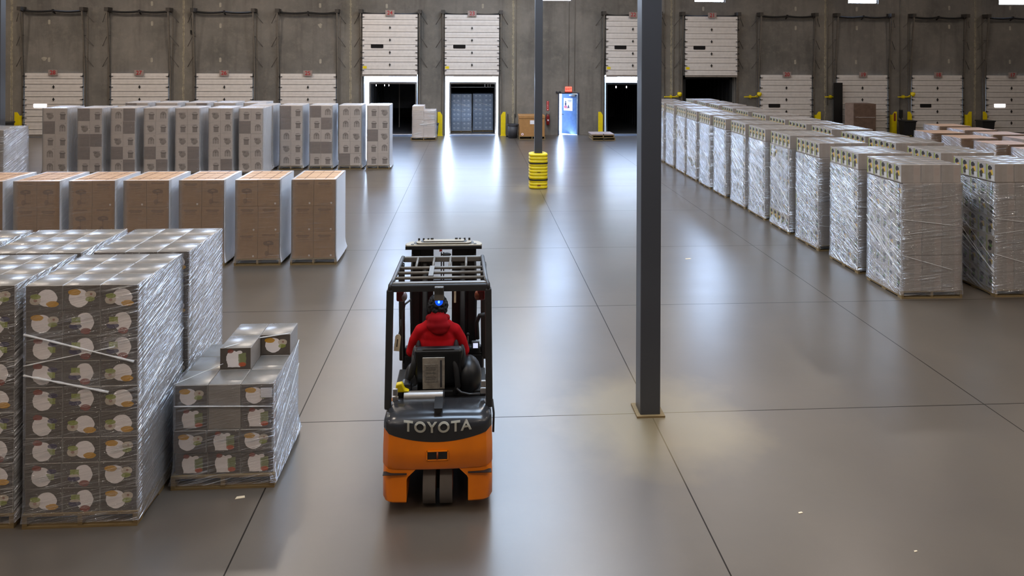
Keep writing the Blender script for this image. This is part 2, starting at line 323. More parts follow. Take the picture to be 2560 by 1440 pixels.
MT['film_W'] = film('stretch_film_loose', 0.07, 0.25, R(80), R(8), 0.75, thr=(.52, .75), rough=.22, ac=24, glossy=.6, bst=.6, xa=.35)
k = NM('film_rope'); k.set((0.86, 0.84, 0.82, 1), 0.25, 0, 0.7); k.b.inputs['Alpha'].default_value = 0.62
nz = k.noise(k.coord(), 40, 3); k.bump(nz, .6, .01); MT['rope'] = k.m

# ---------------------------------------------------------------- mesh builder
class MB:
    def __init__(s): s.v = []; s.f = []; s.mi = []
    def add(s, vs, fs, mi=0, smooth=False):
        b = len(s.v); s.v += [tuple(p) for p in vs]
        for fc in fs: s.f.append(tuple(b + i for i in fc)); s.mi.append(mi)
        return s
    def box(s, x0, x1, y0, y1, z0, z1, mi=0):
        vs = [(x0, y0, z0), (x1, y0, z0), (x1, y1, z0), (x0, y1, z0), (x0, y0, z1), (x1, y0, z1), (x1, y1, z1), (x0, y1, z1)]
        m = mi if isinstance(mi, (list, tuple)) else [mi] * 6
        b = len(s.v); s.v += vs
        for fc, q in zip([(0, 3, 2, 1), (4, 5, 6, 7), (0, 1, 5, 4), (2, 3, 7, 6), (1, 2, 6, 5), (3, 0, 4, 7)], m):   # bottom top front back right left
            s.f.append(tuple(b + i for i in fc)); s.mi.append(q)
        return s
    def tube(s, pts, r, n=8, mi=0, caps=True):
        pts = [Vector(p) for p in pts]; rr = r if isinstance(r, (list, tuple)) else [r] * len(pts)
        rings = []; prev = None
        for i, p in enumerate(pts):
            t = (pts[min(i + 1, len(pts) - 1)] - pts[max(i - 1, 0)]).normalized()
            if prev is None:
                a = Vector((0, 0, 1)) if abs(t.z) < 0.9 else Vector((1, 0, 0))
            else: a = prev
            u = (a - t * a.dot(t)).normalized(); prev = u; w_ = t.cross(u)
            rings.append([p + (u * math.cos(2 * math.pi * j / n) + w_ * math.sin(2 * math.pi * j / n)) * rr[i] for j in range(n)])
        b = len(s.v)
        for q in rings: s.v += [tuple(p) for p in q]
        for i in range(len(pts) - 1):
            for j in range(n):
                s.f.append((b + i * n + j, b + i * n + (j + 1) % n, b + (i + 1) * n + (j + 1) % n, b + (i + 1) * n + j)); s.mi.append(mi)
        if caps:
            s.f.append(tuple(b + j for j in reversed(range(n)))); s.mi.append(mi)
            s.f.append(tuple(b + (len(pts) - 1) * n + j for j in range(n))); s.mi.append(mi)
        return s
    def cyl(s, p0, p1, r, n=20, mi=0): return s.tube([p0, p1], r, n, mi)
    def ell(s, c, rad, nu=16, nv=10, mi=0, rot=None):
        vs = []; fs = []
        c = Vector(c); rad = (rad,) * 3 if not isinstance(rad, (tuple, list)) else rad
        for i in range(nv + 1):
            th = math.pi * i / nv
            for j in range(nu):
                ph = 2 * math.pi * j / nu
                p = Vector((rad[0] * math.sin(th) * math.cos(ph), rad[1] * math.sin(th) * math.sin(ph), rad[2] * math.cos(th)))
                if rot is not None: p = rot @ p
                vs.append(c + p)
        for i in range(nv):
            for j in range(nu): fs.append((i * nu + j, i * nu + (j + 1) % nu, (i + 1) * nu + (j + 1) % nu, (i + 1) * nu + j)[::-1])
        return s.add(vs, fs, mi)
    def prism(s, poly, a0, a1, axis='y', mi=0):
        """poly of (u,v); axis y -> (x,z) outline swept along y; x -> (y,z); z -> (x,y)"""
        def P(u, v, a): return {'y': (u, a, v), 'x': (a, u, v), 'z': (u, v, a)}[axis]
        n = len(poly); vs = [P(u, v, a0) for u, v in poly] + [P(u, v, a1) for u, v in poly]
        fs = [tuple(range(n)), tuple(range(2 * n - 1, n - 1, -1))] + [(i, n + i, n + (i + 1) % n, (i + 1) % n) for i in range(n)]
        return s.add(vs, fs, mi)
    def obox(s, p0, p1, w_, t_, upv=(0, 0, 1), mi=0):
        """bar from p0 to p1 with width w_ and thickness t_"""
        p0, p1 = Vector(p0), Vector(p1); d = (p1 - p0).normalized(); u = Vector(upv); u = (u - d * u.dot(d))
        if u.length < 1e-4: u = Vector((1, 0, 0)) - d * d.x
        u.normalize(); v = d.cross(u)
        vs = []
        for p in (p0, p1):
            for a, b_ in ((-1, -1), (1, -1), (1, 1), (-1, 1)): vs.append(p + v * (a * w_ / 2) + u * (b_ * t_ / 2))
        return s.add(vs, [(0, 1, 2, 3), (7, 6, 5, 4), (0, 4, 5, 1), (1, 5, 6, 2), (2, 6, 7, 3), (3, 7, 4, 0)], mi)
    def lathe(s, prof, c=(0, 0, 0), n=24, mi=0):
        vs = []; fs = []
        for r_, z in prof:
            for j in range(n): vs.append((c[0] + r_ * math.cos(2 * math.pi * j / n), c[1] + r_ * math.sin(2 * math.pi * j / n), c[2] + z))
        for i in range(len(prof) - 1):
            for j in range(n): fs.append((i * n + j, i * n + (j + 1) % n, (i + 1) * n + (j + 1) % n, (i + 1) * n + j))
        return s.add(vs, fs, mi)
    def mesh(s, name, mats, smooth=False):
        me = bpy.data.meshes.new(name); me.from_pydata(s.v, [], s.f)
        for m in (mats if isinstance(mats, (list, tuple)) else [mats]): me.materials.append(MT[m] if isinstance(m, str) else m)
        me.polygons.foreach_set('material_index', s.mi)
        bm = bmesh.new(); bm.from_mesh(me); bmesh.ops.recalc_face_normals(bm, faces=bm.faces); bm.to_mesh(me); bm.free()
        if smooth:
            me.polygons.foreach_set('use_smooth', [True] * len(me.polygons))
        me.update(); return me
    def build(s, name, mats, parent=None, smooth=False, bevel=0, loc=None, seg=2):
        o = bpy.data.objects.new(name, s.mesh(name, mats, smooth)); COL.objects.link(o)
        if parent is not None: o.parent = parent
        if loc is not None: o.location = loc
        if bevel:
            m = o.modifiers.new('bevel', 'BEVEL'); m.width = bevel; m.segments = seg; m.limit_method = 'ANGLE'; m.angle_limit = R(35); m.harden_normals = False
        if smooth == 'auto' or (smooth and bevel):
            pass
        return o
def tag(o, label=None, cat=None, group=None, kind=None):
    if label: o['label'] = label
    if cat: o['category'] = cat
    if group: o['group'] = group
    if kind: o['kind'] = kind
    return o
def empty(name, loc=(0, 0, 0), label=None, cat=None, group=None, kind=None, rz=0):
    o = bpy.data.objects.new(name, None); COL.objects.link(o); o.location = loc; o.rotation_euler = (0, 0, rz); o.empty_display_size = .1
    return tag(o, label, cat, group, kind)
def inst(me, name, parent, loc, rz=0):
    o = bpy.data.objects.new(name, me); COL.objects.link(o); o.parent = parent; o.location = loc
    if rz: o.rotation_euler = (0, 0, rz)
    return o
def auto_smooth(o, ang=35):
    me = o.data
    bm = bmesh.new(); bm.from_mesh(me)
    for f in bm.faces: f.smooth = True
    for e in bm.edges:
        if len(e.link_faces) == 2 and e.calc_face_angle(0) > R(ang): e.smooth = False
    bm.to_mesh(me); bm.free(); return o
def text(name, body, size, loc, rot, mat, parent=None, depth=0.002, width=None, bold=0.0, spacing=1.0):
    cu = bpy.data.curves.new(name, 'FONT'); cu.body = body; cu.size = size; cu.extrude = depth; cu.align_x = 'CENTER'; cu.align_y = 'CENTER'
    cu.offset = bold; cu.space_character = spacing
    to = bpy.data.objects.new(name, cu); me = bpy.data.meshes.new_from_object(to); bpy.data.objects.remove(to); me.materials.clear(); me.materials.append(MT[mat])
    o = bpy.data.objects.new(name, me); COL.objects.link(o); o.location = loc; o.rotation_euler = rot
    if width:
        xs = [v.co.x for v in me.vertices]; sc = width / (max(xs) - min(xs))
        for v in me.vertices: v.co.x *= sc
    if parent: o.parent = parent
    return o

# ---------------------------------------------------------------- setting
WY = 34.2; DX = [4.0 * i for i in range(-5, 8)]; DX.remove(4.0)
b = MB(); b.box(-31, 38, -13, WY + 0.02, -0.2, 0)
for x in DX: b.box(x - 1.3, x + 1.3, WY + 0.02, WY + 0.28, -0.2, 0)
tag(b.build('floor', ['floor']), kind='structure')
# back wall with openings
openings = [((x - 1.32, x + 1.32, 0.0, 3.0) if x in (-4, 0, 8, 12) else (x - 1.24, x + 1.24, 0.0, 2.9)) for x in DX] + [(4.36, 5.32, 0.0, 2.06)]
wins = [(x - .8, x + .8, 6.70, 9.1) for x in (-19.9, -11.8, -3.75, 4.2, 12.05, 20.1, 28.2)]
xs = sorted(set([-31, 38] + [v for o in openings + wins for v in o[:2]]))
b = MB(); WT = 0.26
zs = [0, 2.06, 2.9, 3.0, 6.70, 9.1, 9.6]
for i in range(len(xs) - 1):
    xm = (xs[i] + xs[i + 1]) / 2; run = None
    for j in range(len(zs) - 1):
        zm = (zs[j] + zs[j + 1]) / 2
        hole = any(o[0] < xm < o[1] and o[2] < zm < o[3] for o in openings + wins)
        if not hole:
            if run is None: run = zs[j]
            end = zs[j + 1]
        if hole and run is not None: b.box(xs[i], xs[i + 1], WY, WY + WT, run, zs[j]); run = None
    if run is not None: b.box(xs[i], xs[i + 1], WY, WY + WT, run, 9.6)
wall = tag(b.build('wall_back', ['wall']), kind='structure')
b = MB()
for (x, z) in [(-15.49, 6.42), (-15.48, 5.45), (-15.49, 3.68), (-12.25, 6.38), (-12.24, 5.37), (-12.24, 3.7), (-20.28, 5.49), (-20.28, 3.68), (-7.46, 6.39), (-7.44, 5.4), (-7.43, 3.65),
               (-4.21, 6.39), (.53, 6.43), (11.71, 6.38), (16.52, 6.42), (16.53, 5.44), (16.51, 3.7), (19.75, 6.43), (19.76, 5.46), (19.72, 3.71), (24.7, 6.53), (24.7, 5.56), (24.69, 3.77), (28.0, 6.56), (28.0, 5.5), (28.0, 3.75)]:
    pl = []
    for a in range(20):
        t = a / 20 * 2 * math.pi; pl.append((x + 0.055 * math.cos(t), z + 0.05 * math.sin(t) + (0.065 if math.sin(t) > 0 else -0.065)))
    b.prism(pl, WY - 0.006, WY + 0.001, 'y')
for (x, z, r_) in [(-20.50, 3.72, .12), (-7.46, 5.42, .10)]:
    b.prism([(x + r_ * (1 + .25 * math.sin(3 * t)) * math.cos(t), z + r_ * .8 * math.sin(t)) for t in [i / 18 * 2 * math.pi for i in range(18)]], WY - .0055 - r_ * .02, WY + .001, 'y')
b.build('grout_patch', ['patch'], wall)
tag(MB().box(-31, 38, -13, WY + WT, 9.6, 9.8).build('ceiling', ['ceil']), kind='structure')
tag(MB().box(-31.3, -31, -13, WY + WT, -.2, 9.8).build('wall_left', ['wallside']), kind='structure')
tag(MB().box(38, 38.3, -13, WY + WT, -.2, 9.8).build('wall_right', ['wallside']), kind='structure')
tag(MB().box(-31.3, 38.3, -13.3, -13, -.2, 9.8).build('wall_front', ['wallside']), kind='structure')
for i, (x0, x1, z0, z1) in enumerate(wins):
    f = MB(); t = .05
    f.box(x0, x1, WY + .08, WY + .16, z0, z0 + t).box(x0, x1, WY + .08, WY + .16, z1 - t, z1).box(x0, x0 + t, WY + .08, WY + .16, z0 + t, z1 - t).box(x1 - t, x1, WY + .08, WY + .16, z0 + t, z1 - t)
    wo_ = tag(f.build('window_%d' % (i + 1), ['seal']), kind='structure')
    MB().box(x0 + t, x1 - t, WY + .115, WY + .125, z0 + t, z1 - t).build('window_pane', ['glass'], wo_)
tag(MB().box(-80, 90, WY + .3, 120, -1.5, -1.3).build('ground', ['asphalt']), kind='structure')
tag(MB().box(3.4, 6.4, WY + WT, WY + 2.2, -1.3, -.02).build('trim_1', ['asphalt']), kind='structure')   # landing outside the personnel door
# portals for the openings
for (x0, x1, z0, z1) in wins + [(-5.32, -2.68, 0, 3.0), (-1.32, 1.32, 0, 3.0), (6.68, 9.32, 0, 3.0), (4.36, 5.32, 0, 2.06)]:
    area('daylight_portal', ((x0 + x1) / 2, WY + WT + .02, (z0 + z1) / 2), x1 - x0, z1 - z0, 1, (1, 1, 1), (R(-90), 0, 0), portal=True)

# ---------------------------------------------------------------- dock doors
def panel_mesh():
    """cream sectional panel, 3.04 m tall: wide and narrow ribs alternate"""
    m = MB(); zt = 3.04; hw = 1.33
    edges = [0.0, .24, .26 + .24]; hts = [.24, .26, .34, .26, .36, .26, .32, .27, .36, .26]
    z = zt; zz = [z]
    for h in hts: z -= h; zz.append(max(z, .11))
    zz[-1] = .11
    prof = []
    for i in range(len(zz) - 1):
        a, c_ = zz[i], zz[i + 1]
        prof += [(0.0, a - .035), (-.008, (a + c_) / 2), (0.0, c_ + .012), (-.035, c_ + .008), (-.035, c_ - .010)]
        prof += [(0.0, c_ - .022)]
    prof = [(0.0, zt)] + prof[:-1]
    n = len(prof); vs = [(-hw, y, z_) for y, z_ in prof] + [(hw, y, z_) for y, z_ in prof]
    m.add(vs, [(i, i + 1, n + i + 1, n + i) for i in range(n - 1)])
    m.box(-hw, hw, 0.002, .05, .11, zt)
    m.box(-hw, hw, -.02, .045, 0.0, .108, 1)
    return m.mesh('door_panel', ['doorpanel', 'seal'])
PM = panel_mesh()
hd = MB()
for z_ in (2.38, 1.78, 1.17, .57):
    hd.prism([(0, z_ + .085), (.022, z_ + .03), (.05, z_), (.022, z_ - .03), (0, z_ - .085), (-.022, z_ - .03), (-.05, z_), (-.022, z_ + .03)], -.05, -.005, 'y')
HM = hd.mesh('hinge', ['blacksteel'])
rl = MB()
for s_ in (-1, 1):
    for z_ in (2.9, 2.38, 1.78, 1.5, 1.17, .9, .57, .3):
        rl.obox((s_ * 1.24, -.03, z_), (s_ * 1.40, -.05, z_), .035, .02)
        rl.cyl((s_ * 1.37, -.03, z_), (s_ * 1.37, -.075, z_), .035, 8)
RM = rl.mesh('roller_bracket', ['blacksteel'])
wm = MB(); pl = []
for cx_, cz_, a0 in ((-.26, .06, 90), (-.26, -.06, 180), (.26, -.06, 270), (.26, .06, 0)):
    for t in range(5): a_ = R(a0 + t * 22.5); pl.append((cx_ + .04 * math.cos(a_), cz_ + .04 * math.sin(a_)))
wm.prism(pl, -.02, -.004, 'y'); VM = wm.mesh('vision_window', ['glassdark'])
VL = wm.mesh('vision_window', [emis('daylit_vision_pane', (1, .97, 1, 1), 2.2)])
TOPY = WY - .62
def ty(z): return WY - .07 - max(0, z - 3.0) * .095      # tracks lean out from the wall above the opening
tm = {}
for s_ in (-1, 1):
    m = MB(); X = s_ * 1.43
    m.obox((X, WY - .07, 0), (X, WY - .07, 3.05), .06, .07, (0, 1, 0)).obox((X, WY - .07, 3.05), (X, ty(6.1), 6.1), .06, .07, (0, 1, 0))
    m.obox((X + s_ * .09, WY - .012, 0), (X + s_ * .09, WY - .012, 6.15), .05, .025, (0, 1, 0))
    tm[s_] = m.mesh('track', ['track'])
bm_ = {}
for s_ in (-1, 1):
    m = MB(); X = s_ * 1.43
    for z_ in (6.05, 4.9, 3.9):
        m.obox((X, ty(z_), z_), (X + s_ * .36, WY - .01, z_ - .55), .016, .016)
        m.obox((X, ty(z_), z_ - .05), (X, WY - .01, z_ - .05), .016, .016)
    m.box(X - .09, X + .09, ty(6.1) - .06, WY - .001, 6.02, 6.2)
    m.cyl((X - s_ * .1, WY - .20, 6.05), (X - s_ * .02, WY - .20, 6.05), .10, 16)
    bm_[s_] = m.mesh('track_bracket', ['bracket'])
sm = MB(); y_ = WY - .20
for a, c_ in ((-1.32, -.03), (.03, 1.32)):
    pts = [(a + (c_ - a) * t / 8, y_, 6.02 - .045 * math.sin(math.pi * t / 8)) for t in range(9)]
    sm.tube(pts, .05, 10)
sm.box(-.03, .03, y_ - .05, y_ + .05, 5.95, 6.1)
sm.obox((0, y_, 6.0), (0, WY, 5.9), .04, .05)
SM = sm.mesh('spring_shaft', ['blacksteel'])
cb = MB()
for s_ in (-1, 1): cb.tube([(s_ * 1.36, y_, 6.0), (s_ * 1.38, WY - .12, 3.1), (s_ * 1.38, WY - .12, .3)], .006, 5)
CM = cb.mesh('lift_cable', ['blacksteel'])
NAMES = {-20: 28, -16: 27, -12: 26, -8: 25, -4: 24, 0: 23, 8: 22, 12: 21, 16: 20, 20: 19, 24: 18, 28: 17}
RAISED = {24, 23, 22, 21}
LIT = {28, 17}
for x, num in NAMES.items():
    up_ = num in RAISED; dz = 2.93 if up_ else 0.0
    st_ = 'raised' if up_ else 'closed'
    d = empty('door_%d' % num, (x, 0, 0), '%s cream sectional dock door under the number %d sign' % (st_, num), 'dock door', kind='structure')
    yy = WY - .10 - (.30 if up_ else 0)
    p = inst(PM, 'door_panel', d, (0, yy, dz))
    inst(HM, 'hinge', p, (0, 0, 0)); inst(RM, 'roller_bracket', p, (0, 0, 0))
    if num not in (27, 26, 25): inst(VL if num in LIT else VM, 'vision_window', p, (-.62, 0, 1.5 - .02))
    if up_ or num == 28: MB().box(-1.30, -1.12, -.03, -.012, .38, .50).build('warning_sticker', ['yellow'], p)
    for s_ in (-1, 1):
        inst(tm[s_], 'track', d, (0, 0, 0)); inst(bm_[s_], 'track_bracket', d, (0, 0, 0))
    inst(SM, 'spring_shaft', d, (0, 0, 0)); inst(CM, 'lift_cable', d, (0, 0, 0))
    # number sign: hung above the door / at the panel top
    zc = (6.02 if up_ else 3.06); ysg = yy - .09 if not up_ else ty(6.1) - .14
    sg = MB().box(-.215, .215, 0, .02, -.14, .14).build('number_sign', ['signplate'], None, loc=(x, ysg, zc))
    tag(sg, 'small pinkish grey sign with red number %d above its dock door' % num, 'sign', 'dock number signs')
    text('sign_number', str(num), .27, (0, -.004, 0), (R(90), 0, 0), 'signred', sg, bold=.003)
    MB().box(-.02, .02, .02, .10, .0, .03).build('sign_bracket', ['blacksteel'], sg)
    # steel dock plate
    tag(MB().box(x - 1.1, x + 1.1, WY - .55, WY + .25, .0, .012).build('dock_plate', ['steelplate']), 'steel dock plate on the floor in front of dock door %d' % num, 'dock plate', 'dock plates in the doorways')
# trailers seen through the raised doors
def trailer(x, w_, h, y0, mi, label, wy=.0):
    t = empty('trailer', (x, y0, 0), label, 'trailer'); L = 9.0; hw = w_ / 2; th = .05
    m = MB()
    m.box(-hw, hw, 0, L, -.1, .02).box(-hw, hw, 0, L, h - th, h).box(-hw, -hw + th, 0, L, .02, h - th).box(hw - th, hw, 0, L, .02, h - th).box(-hw, hw, L, L + .05, -.1, h)
    for i in range(14):
        for s_ in (-1, 1): m.box(s_ * (hw - th) - .02, s_ * (hw - th) + .02, .5 + i * .6, .56 + i * .6, .02, h - th)
    m.build('cargo_box', [mi], t)
    m = MB(); m.box(-hw - .01, hw + .01, -.04, .0, h - .10, h + .0); m.box(-hw - .01, -hw + .06, -.04, 0, -.1, h - .1).box(hw - .06, hw + .01, -.04, 0, -.1, h - .1).box(-hw, hw, -.06, 0, -.14, -.0)
    m.build('rear_frame', ['seal' if mi == 'trailerin' else 'trailerblack'], t)
    m = MB().box(-hw, hw, 1.0, L, -1.1, -.12); m.build('chassis', ['trailerblack'], t)
    return t
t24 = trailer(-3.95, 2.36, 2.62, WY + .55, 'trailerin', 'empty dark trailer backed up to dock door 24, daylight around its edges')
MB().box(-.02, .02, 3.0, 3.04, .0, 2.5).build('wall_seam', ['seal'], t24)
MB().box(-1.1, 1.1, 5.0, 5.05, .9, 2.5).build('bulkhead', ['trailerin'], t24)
for xx in (-.92, -.5, -.28): MB().box(xx - .012, xx + .012, .6, .62, 2.38, 2.46).build('glint_chip', ['glow'], t24)  # glowing chips added for small bright glints, not real fittings
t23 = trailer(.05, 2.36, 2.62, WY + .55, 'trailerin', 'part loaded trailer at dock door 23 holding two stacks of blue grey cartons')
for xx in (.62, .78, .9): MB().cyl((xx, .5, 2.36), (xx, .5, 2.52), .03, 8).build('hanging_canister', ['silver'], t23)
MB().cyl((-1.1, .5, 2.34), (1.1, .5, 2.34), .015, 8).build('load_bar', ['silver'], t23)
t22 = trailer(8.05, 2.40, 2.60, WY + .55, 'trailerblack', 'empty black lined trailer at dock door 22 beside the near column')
for xx in (-.55, .0): MB().box(xx - .02, xx + .02, .6, .62, 2.30, 2.40).build('glint_chip', ['glow'], t22)  # two more added chips that glow as glints
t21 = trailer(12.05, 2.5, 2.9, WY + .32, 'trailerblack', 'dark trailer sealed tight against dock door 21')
m = MB(); m.box(-1.55, -1.15, -.05, .06, -.1, 3.2).box(1.15, 1.55, -.05, .06, -.1, 3.2).box(-1.55, 1.55, -.05, .06, 2.8, 3.25); m.build('dock_seal', ['trailerblack'], t21)

# ---------------------------------------------------------------- personnel door with fittings
pd = empty('door_1', (4.84, WY, 0), 'blue personnel door standing ajar below the exit sign', 'door', kind='structure')
m = MB(); m.box(-.52, -.46, -.03, WT, 0, 2.12).box(.46, .54, -.03, WT, 0, 2.12).box(-.46, .46, -.03, WT, 2.06, 2.12); m.build('door_frame', ['doorframe'], pd, bevel=.004)
lf = MB().box(-.90, 0, -.045, 0, .01, 2.04).build('door_leaf', ['bluedoor'], pd, loc=(.455, .10, 0)); lf.rotation_euler = (0, 0, R(-42))
ps = MB().box(-.78, -.24, -.052, -.046, 1.18, 1.82).build('poster', ['white'], lf)
m = MB(); m.ell((-.66, -.055, 1.52), (.045, .004, .09)).ell((-.66, -.055, 1.64), (.03, .004, .035)).box(-.53, -.30, -.056, -.053, 1.70, 1.72).box(-.50, -.32, -.056, -.053, 1.64, 1.655).prism([(-.55, 1.32), (-.42, 1.32), (-.48, 1.5)], -.056, -.053)
m.build('poster_figure', ['navyink'], ps)
MB().ell((-.66, -.0545, 1.37), (.10, .003, .07)).box(-.74, -.5, -.0555, -.053, 1.30, 1.33).build('poster_colour', ['pinkink'], ps)
MB().box(-.42, -.08, -.10, -.045, 1.93, 2.0).build('door_closer', ['white'], lf, bevel=.006)
m = MB(); m.cyl((-.84, -.045, .98), (-.84, -.10, .98), .018, 12).obox((-.84, -.10, .98), (-.74, -.10, .98), .02, .02); m.build('door_lever', ['blacksteel'], lf)
ex = MB().box(-.17, .17, -.06, 0, -.12, .12).build('exit_sign', ['exitred'], None, bevel=.02, loc=(4.84, WY - .001, 2.30))
tag(ex, 'glowing red exit sign on the wall above the blue personnel door', 'exit sign')
text('exit_letters', 'EXIT', .15, (0, -.063, 0), (R(90), 0, 0), 'exitlet', ex, bold=.004)
MB().box(-.19, .19, -.05, 0, -.165, -.12).build('sign_base', ['signred2'], ex)
em = MB(); em.box(-.22, .04, -.07, 0, -.03, .03)
for xx in (-.19, -.02): em.ell((xx, -.08, .035), (.035, .03, .03))
tag(em.build('emergency_light', ['bin'], None, loc=(4.42, WY, 2.14)), 'small emergency light at upper left of the blue door', 'light')
es = MB().box(-.055, .055, -.012, 0, -.24, .24).build('extinguisher_sign', ['signred2'], None, loc=(3.80, WY, 1.46)); tag(es, 'narrow upright red sign above the fire extinguisher', 'sign')
for i, ch in enumerate('FIRE'): text('sign_letter', ch, .085, (0, -.014, .19 - i * .085), (R(90), 0, 0), 'white', es)
MB().prism([(-.03, -.16), (.03, -.16), (0, -.23)], -.015, -.012).build('sign_arrow', ['white'], es)
fe = empty('fire_extinguisher', (3.80, WY - .12, .52), 'dark red fire extinguisher hanging on the wall right of the big brown box', 'fire extinguisher')
MB().lathe([(0, 0), (.075, .0), (.085, .03), (.085, .42), (.06, .5), (.03, .53), (0, .53)], n=20).build('cylinder_body', ['extred'], fe, smooth=True)
m = MB(); m.cyl((0, 0, .52), (0, 0, .60), .03, 12).obox((-.02, 0, .60), (.10, 0, .68), .03, .015).obox((-.02, 0, .58), (.10, 0, .60), .03, .015); m.build('valve_handle', ['silver'], fe)
MB().tube([(-.02, 0, .56), (-.09, -.02, .55), (-.12, -.02, .42), (-.11, -.02, .2)], .014, 8).build('hose', ['black'], fe, smooth=True)
MB().box(-.03, .03, -.09, -.082, .2, .28).build('label_plate', ['white'], fe)
MB().box(-.04, .04, .07, .12, .1, .5).build('wall_bracket', ['blacksteel'], fe)

# conduits on the wall
def pipe(pts, r_, label, mat='track', cat='conduit', name='conduit'):
    tag(MB().tube(pts, r_, 8).build(name, [mat], smooth=True), label, cat)
pipe([(4.84, WY - .04, 2.45), (4.84, WY - .04, 9.0)], .012, 'thin vertical conduit rising from the exit sign')
pipe([(5.14, WY - .04, 2.2), (5.14, WY - .04, 9.0)], .010, 'thinner vertical conduit right of the exit sign')
pipe([(2.20, WY - .04, .9), (2.20, WY - .04, 9.0)], .016, 'vertical conduit on the wall beside the panel joint left of the far column')
pipe([(9.72, WY - .04, .5), (9.72, WY - .04, 9.0)], .02, 'vertical conduit just right of the near column, left of the panel joint')
pipe([(10.18, WY - .04, .5), (10.18, WY - .04, 9.0)], .016, 'thin conduit running up the wall just left of raised dock door 21')
pipe([(18.2, WY - .04, 1.5), (18.2, WY - .04, 9.0)], .018, 'conduit on the wall above the dark board beside dock door 19')
pipe([(22.05, WY - .04, 1.2), (22.05, WY - .04, 9.0)], .012, 'thin conduit above the small black control box')
jb = MB(); jb.box(-.08, .08, -.08, 0, -.2, .2).tube([(0, -.04, -.2), (.06, -.06, -.35), (.02, -.05, -.5)], .02, 6)
tag(jb.build('control_box', ['black'], None, loc=(22.1, WY, 1.05)), 'small black control box and cord between dock doors 19 and 18', 'control box')
hk = MB(); hk.tube([(-13.55, WY - .03, 6.6), (-13.6, WY - .05, 5.5), (-13.55, WY - .06, 5.1)], .010, 6)
for i in range(4): hk.tube([(-13.55 + .09 * math.cos(a / 8 * 2 * math.pi + i), WY - .06 - .012 * i, 5.02 + .11 * math.sin(a / 8 * 2 * math.pi + i * .4)) for a in range(9)], .012, 5)
tag(hk.build('coiled_cord', ['black']), 'small coil of dark cord hanging on the wall between doors 27 and 26', 'cord')

# ---------------------------------------------------------------- yellow door guards, dock lights, bins
def guard_post(x, side, label, mats=('yellow',), h=1.18):
    g = empty('track_guard', (x, WY - .28, 0), label, 'door guard', 'yellow door track guards')
    s_ = side; w2 = .115
    pts = [(-w2, 0), (w2, 0), (w2, h - .16 if s_ > 0 else h), (w2 - .10 if s_ > 0 else w2, h), (-w2 if s_ > 0 else -w2 + .10, h), (-w2, h if s_ > 0 else h - .16)]
    out = []
    for p_ in pts:
        if not out or (abs(out[-1][0] - p_[0]) + abs(out[-1][1] - p_[1])) > 1e-5: out.append(p_)
    MB().prism(out, 0, .02).box(s_ * w2 - (.02 if s_ > 0 else 0), s_ * w2 + (0 if s_ > 0 else .02), .02, .24, 0, h - .17).build('guard_plate', list(mats), g, bevel=.004)
    MB().box(-.14, .14, -.04, .26, 0, .012).build('base_plate', list(mats), g)
    return g
guard_post(-21.58, 1, 'yellow guard at the left edge of dock door 28'); guard_post(-1.56, 1, 'yellow guard at the left edge of dock door 23')
guard_post(1.56, -1, 'yellow guard at the right edge of dock door 23'); guard_post(6.42, 1, 'yellow guard left of dock door 22 behind the flat pallets')
guard_post(17.62, -1, 'yellow guard at the right edge of dock door 20'); g19 = guard_post(21.62, -1, 'yellow guard with red scuff at the right edge of dock door 19')
MB().box(-.05, .05, -.012, -.001, .7, 1.1).build('red_scuff', ['amberlens'], g19)
guard_post(22.42, 1, 'yellow guard at the left edge of dock door 18'); guard_post(25.62, -1, 'yellow guard at the right edge of dock door 18'); guard_post(26.45, 1, 'yellow guard at the left edge of dock door 17')
def dock_light(x, label, head=True):
    g = empty('dock_light', (x, WY, 1.95), label, 'dock light', 'yellow dock lights')
    MB().obox((-.75, -.22, -.02), (.0, -.10, -.02), .06, .05).box(-.42, -.36, -.16, 0, -.10, .06).build('swing_arm', ['yellow'], g)
    if head:
        MB().lathe([(0, .16), (.04, .15), (.07, .12), (.12, .04), (.135, 0), (.12, 0), (0, .05)], n=18).build('lamp_head', ['yellow'], g, smooth=True, loc=(.02, -.20, .10)).rotation_euler = (R(60), 0, R(25))
        MB().tube([(-.15, -.12, 0), (-.06, -.15, .06), (.0, -.18, .10)], .018, 8).build('arm_elbow', ['yellow'], g)
    return g
dock_light(10.42, 'yellow dock light on its arm left of dock door 21'); dock_light(14.52, 'yellow dock light on its arm left of dock door 20')
dock_light(18.72, 'yellow dock light arm without a visible head left of dock door 19', False); dock_light(22.58, 'yellow dock light on its arm left of dock door 18')
def bin_(x, y, r_, h, mat, label, handles=False):
    g = empty('trash_bin', (x, y, 0), label, 'trash bin')
    MB().lathe([(0, 0), (r_ * .78, 0), (r_ * .98, h - .04), (r_ * .9, h - .04), (r_ * .72, .03), (0, .03)], n=24).build('tub', [mat], g, smooth=True)
    MB().lathe([(r_ * .93, h - .06), (r_ * 1.06, h - .06), (r_ * 1.06, h), (r_ * .93, h), (r_ * .93, h - .06)], n=24).build('rim', [mat], g)
    return g
bin_(1.98, 33.05, .27, .67, 'bin', 'round dark grey bin between the yellow guard and the big brown box')
bin_(-1.86, 33.65, .25, .66, 'bin', 'blue grey round bin behind the small wrapped carton load near door 23')
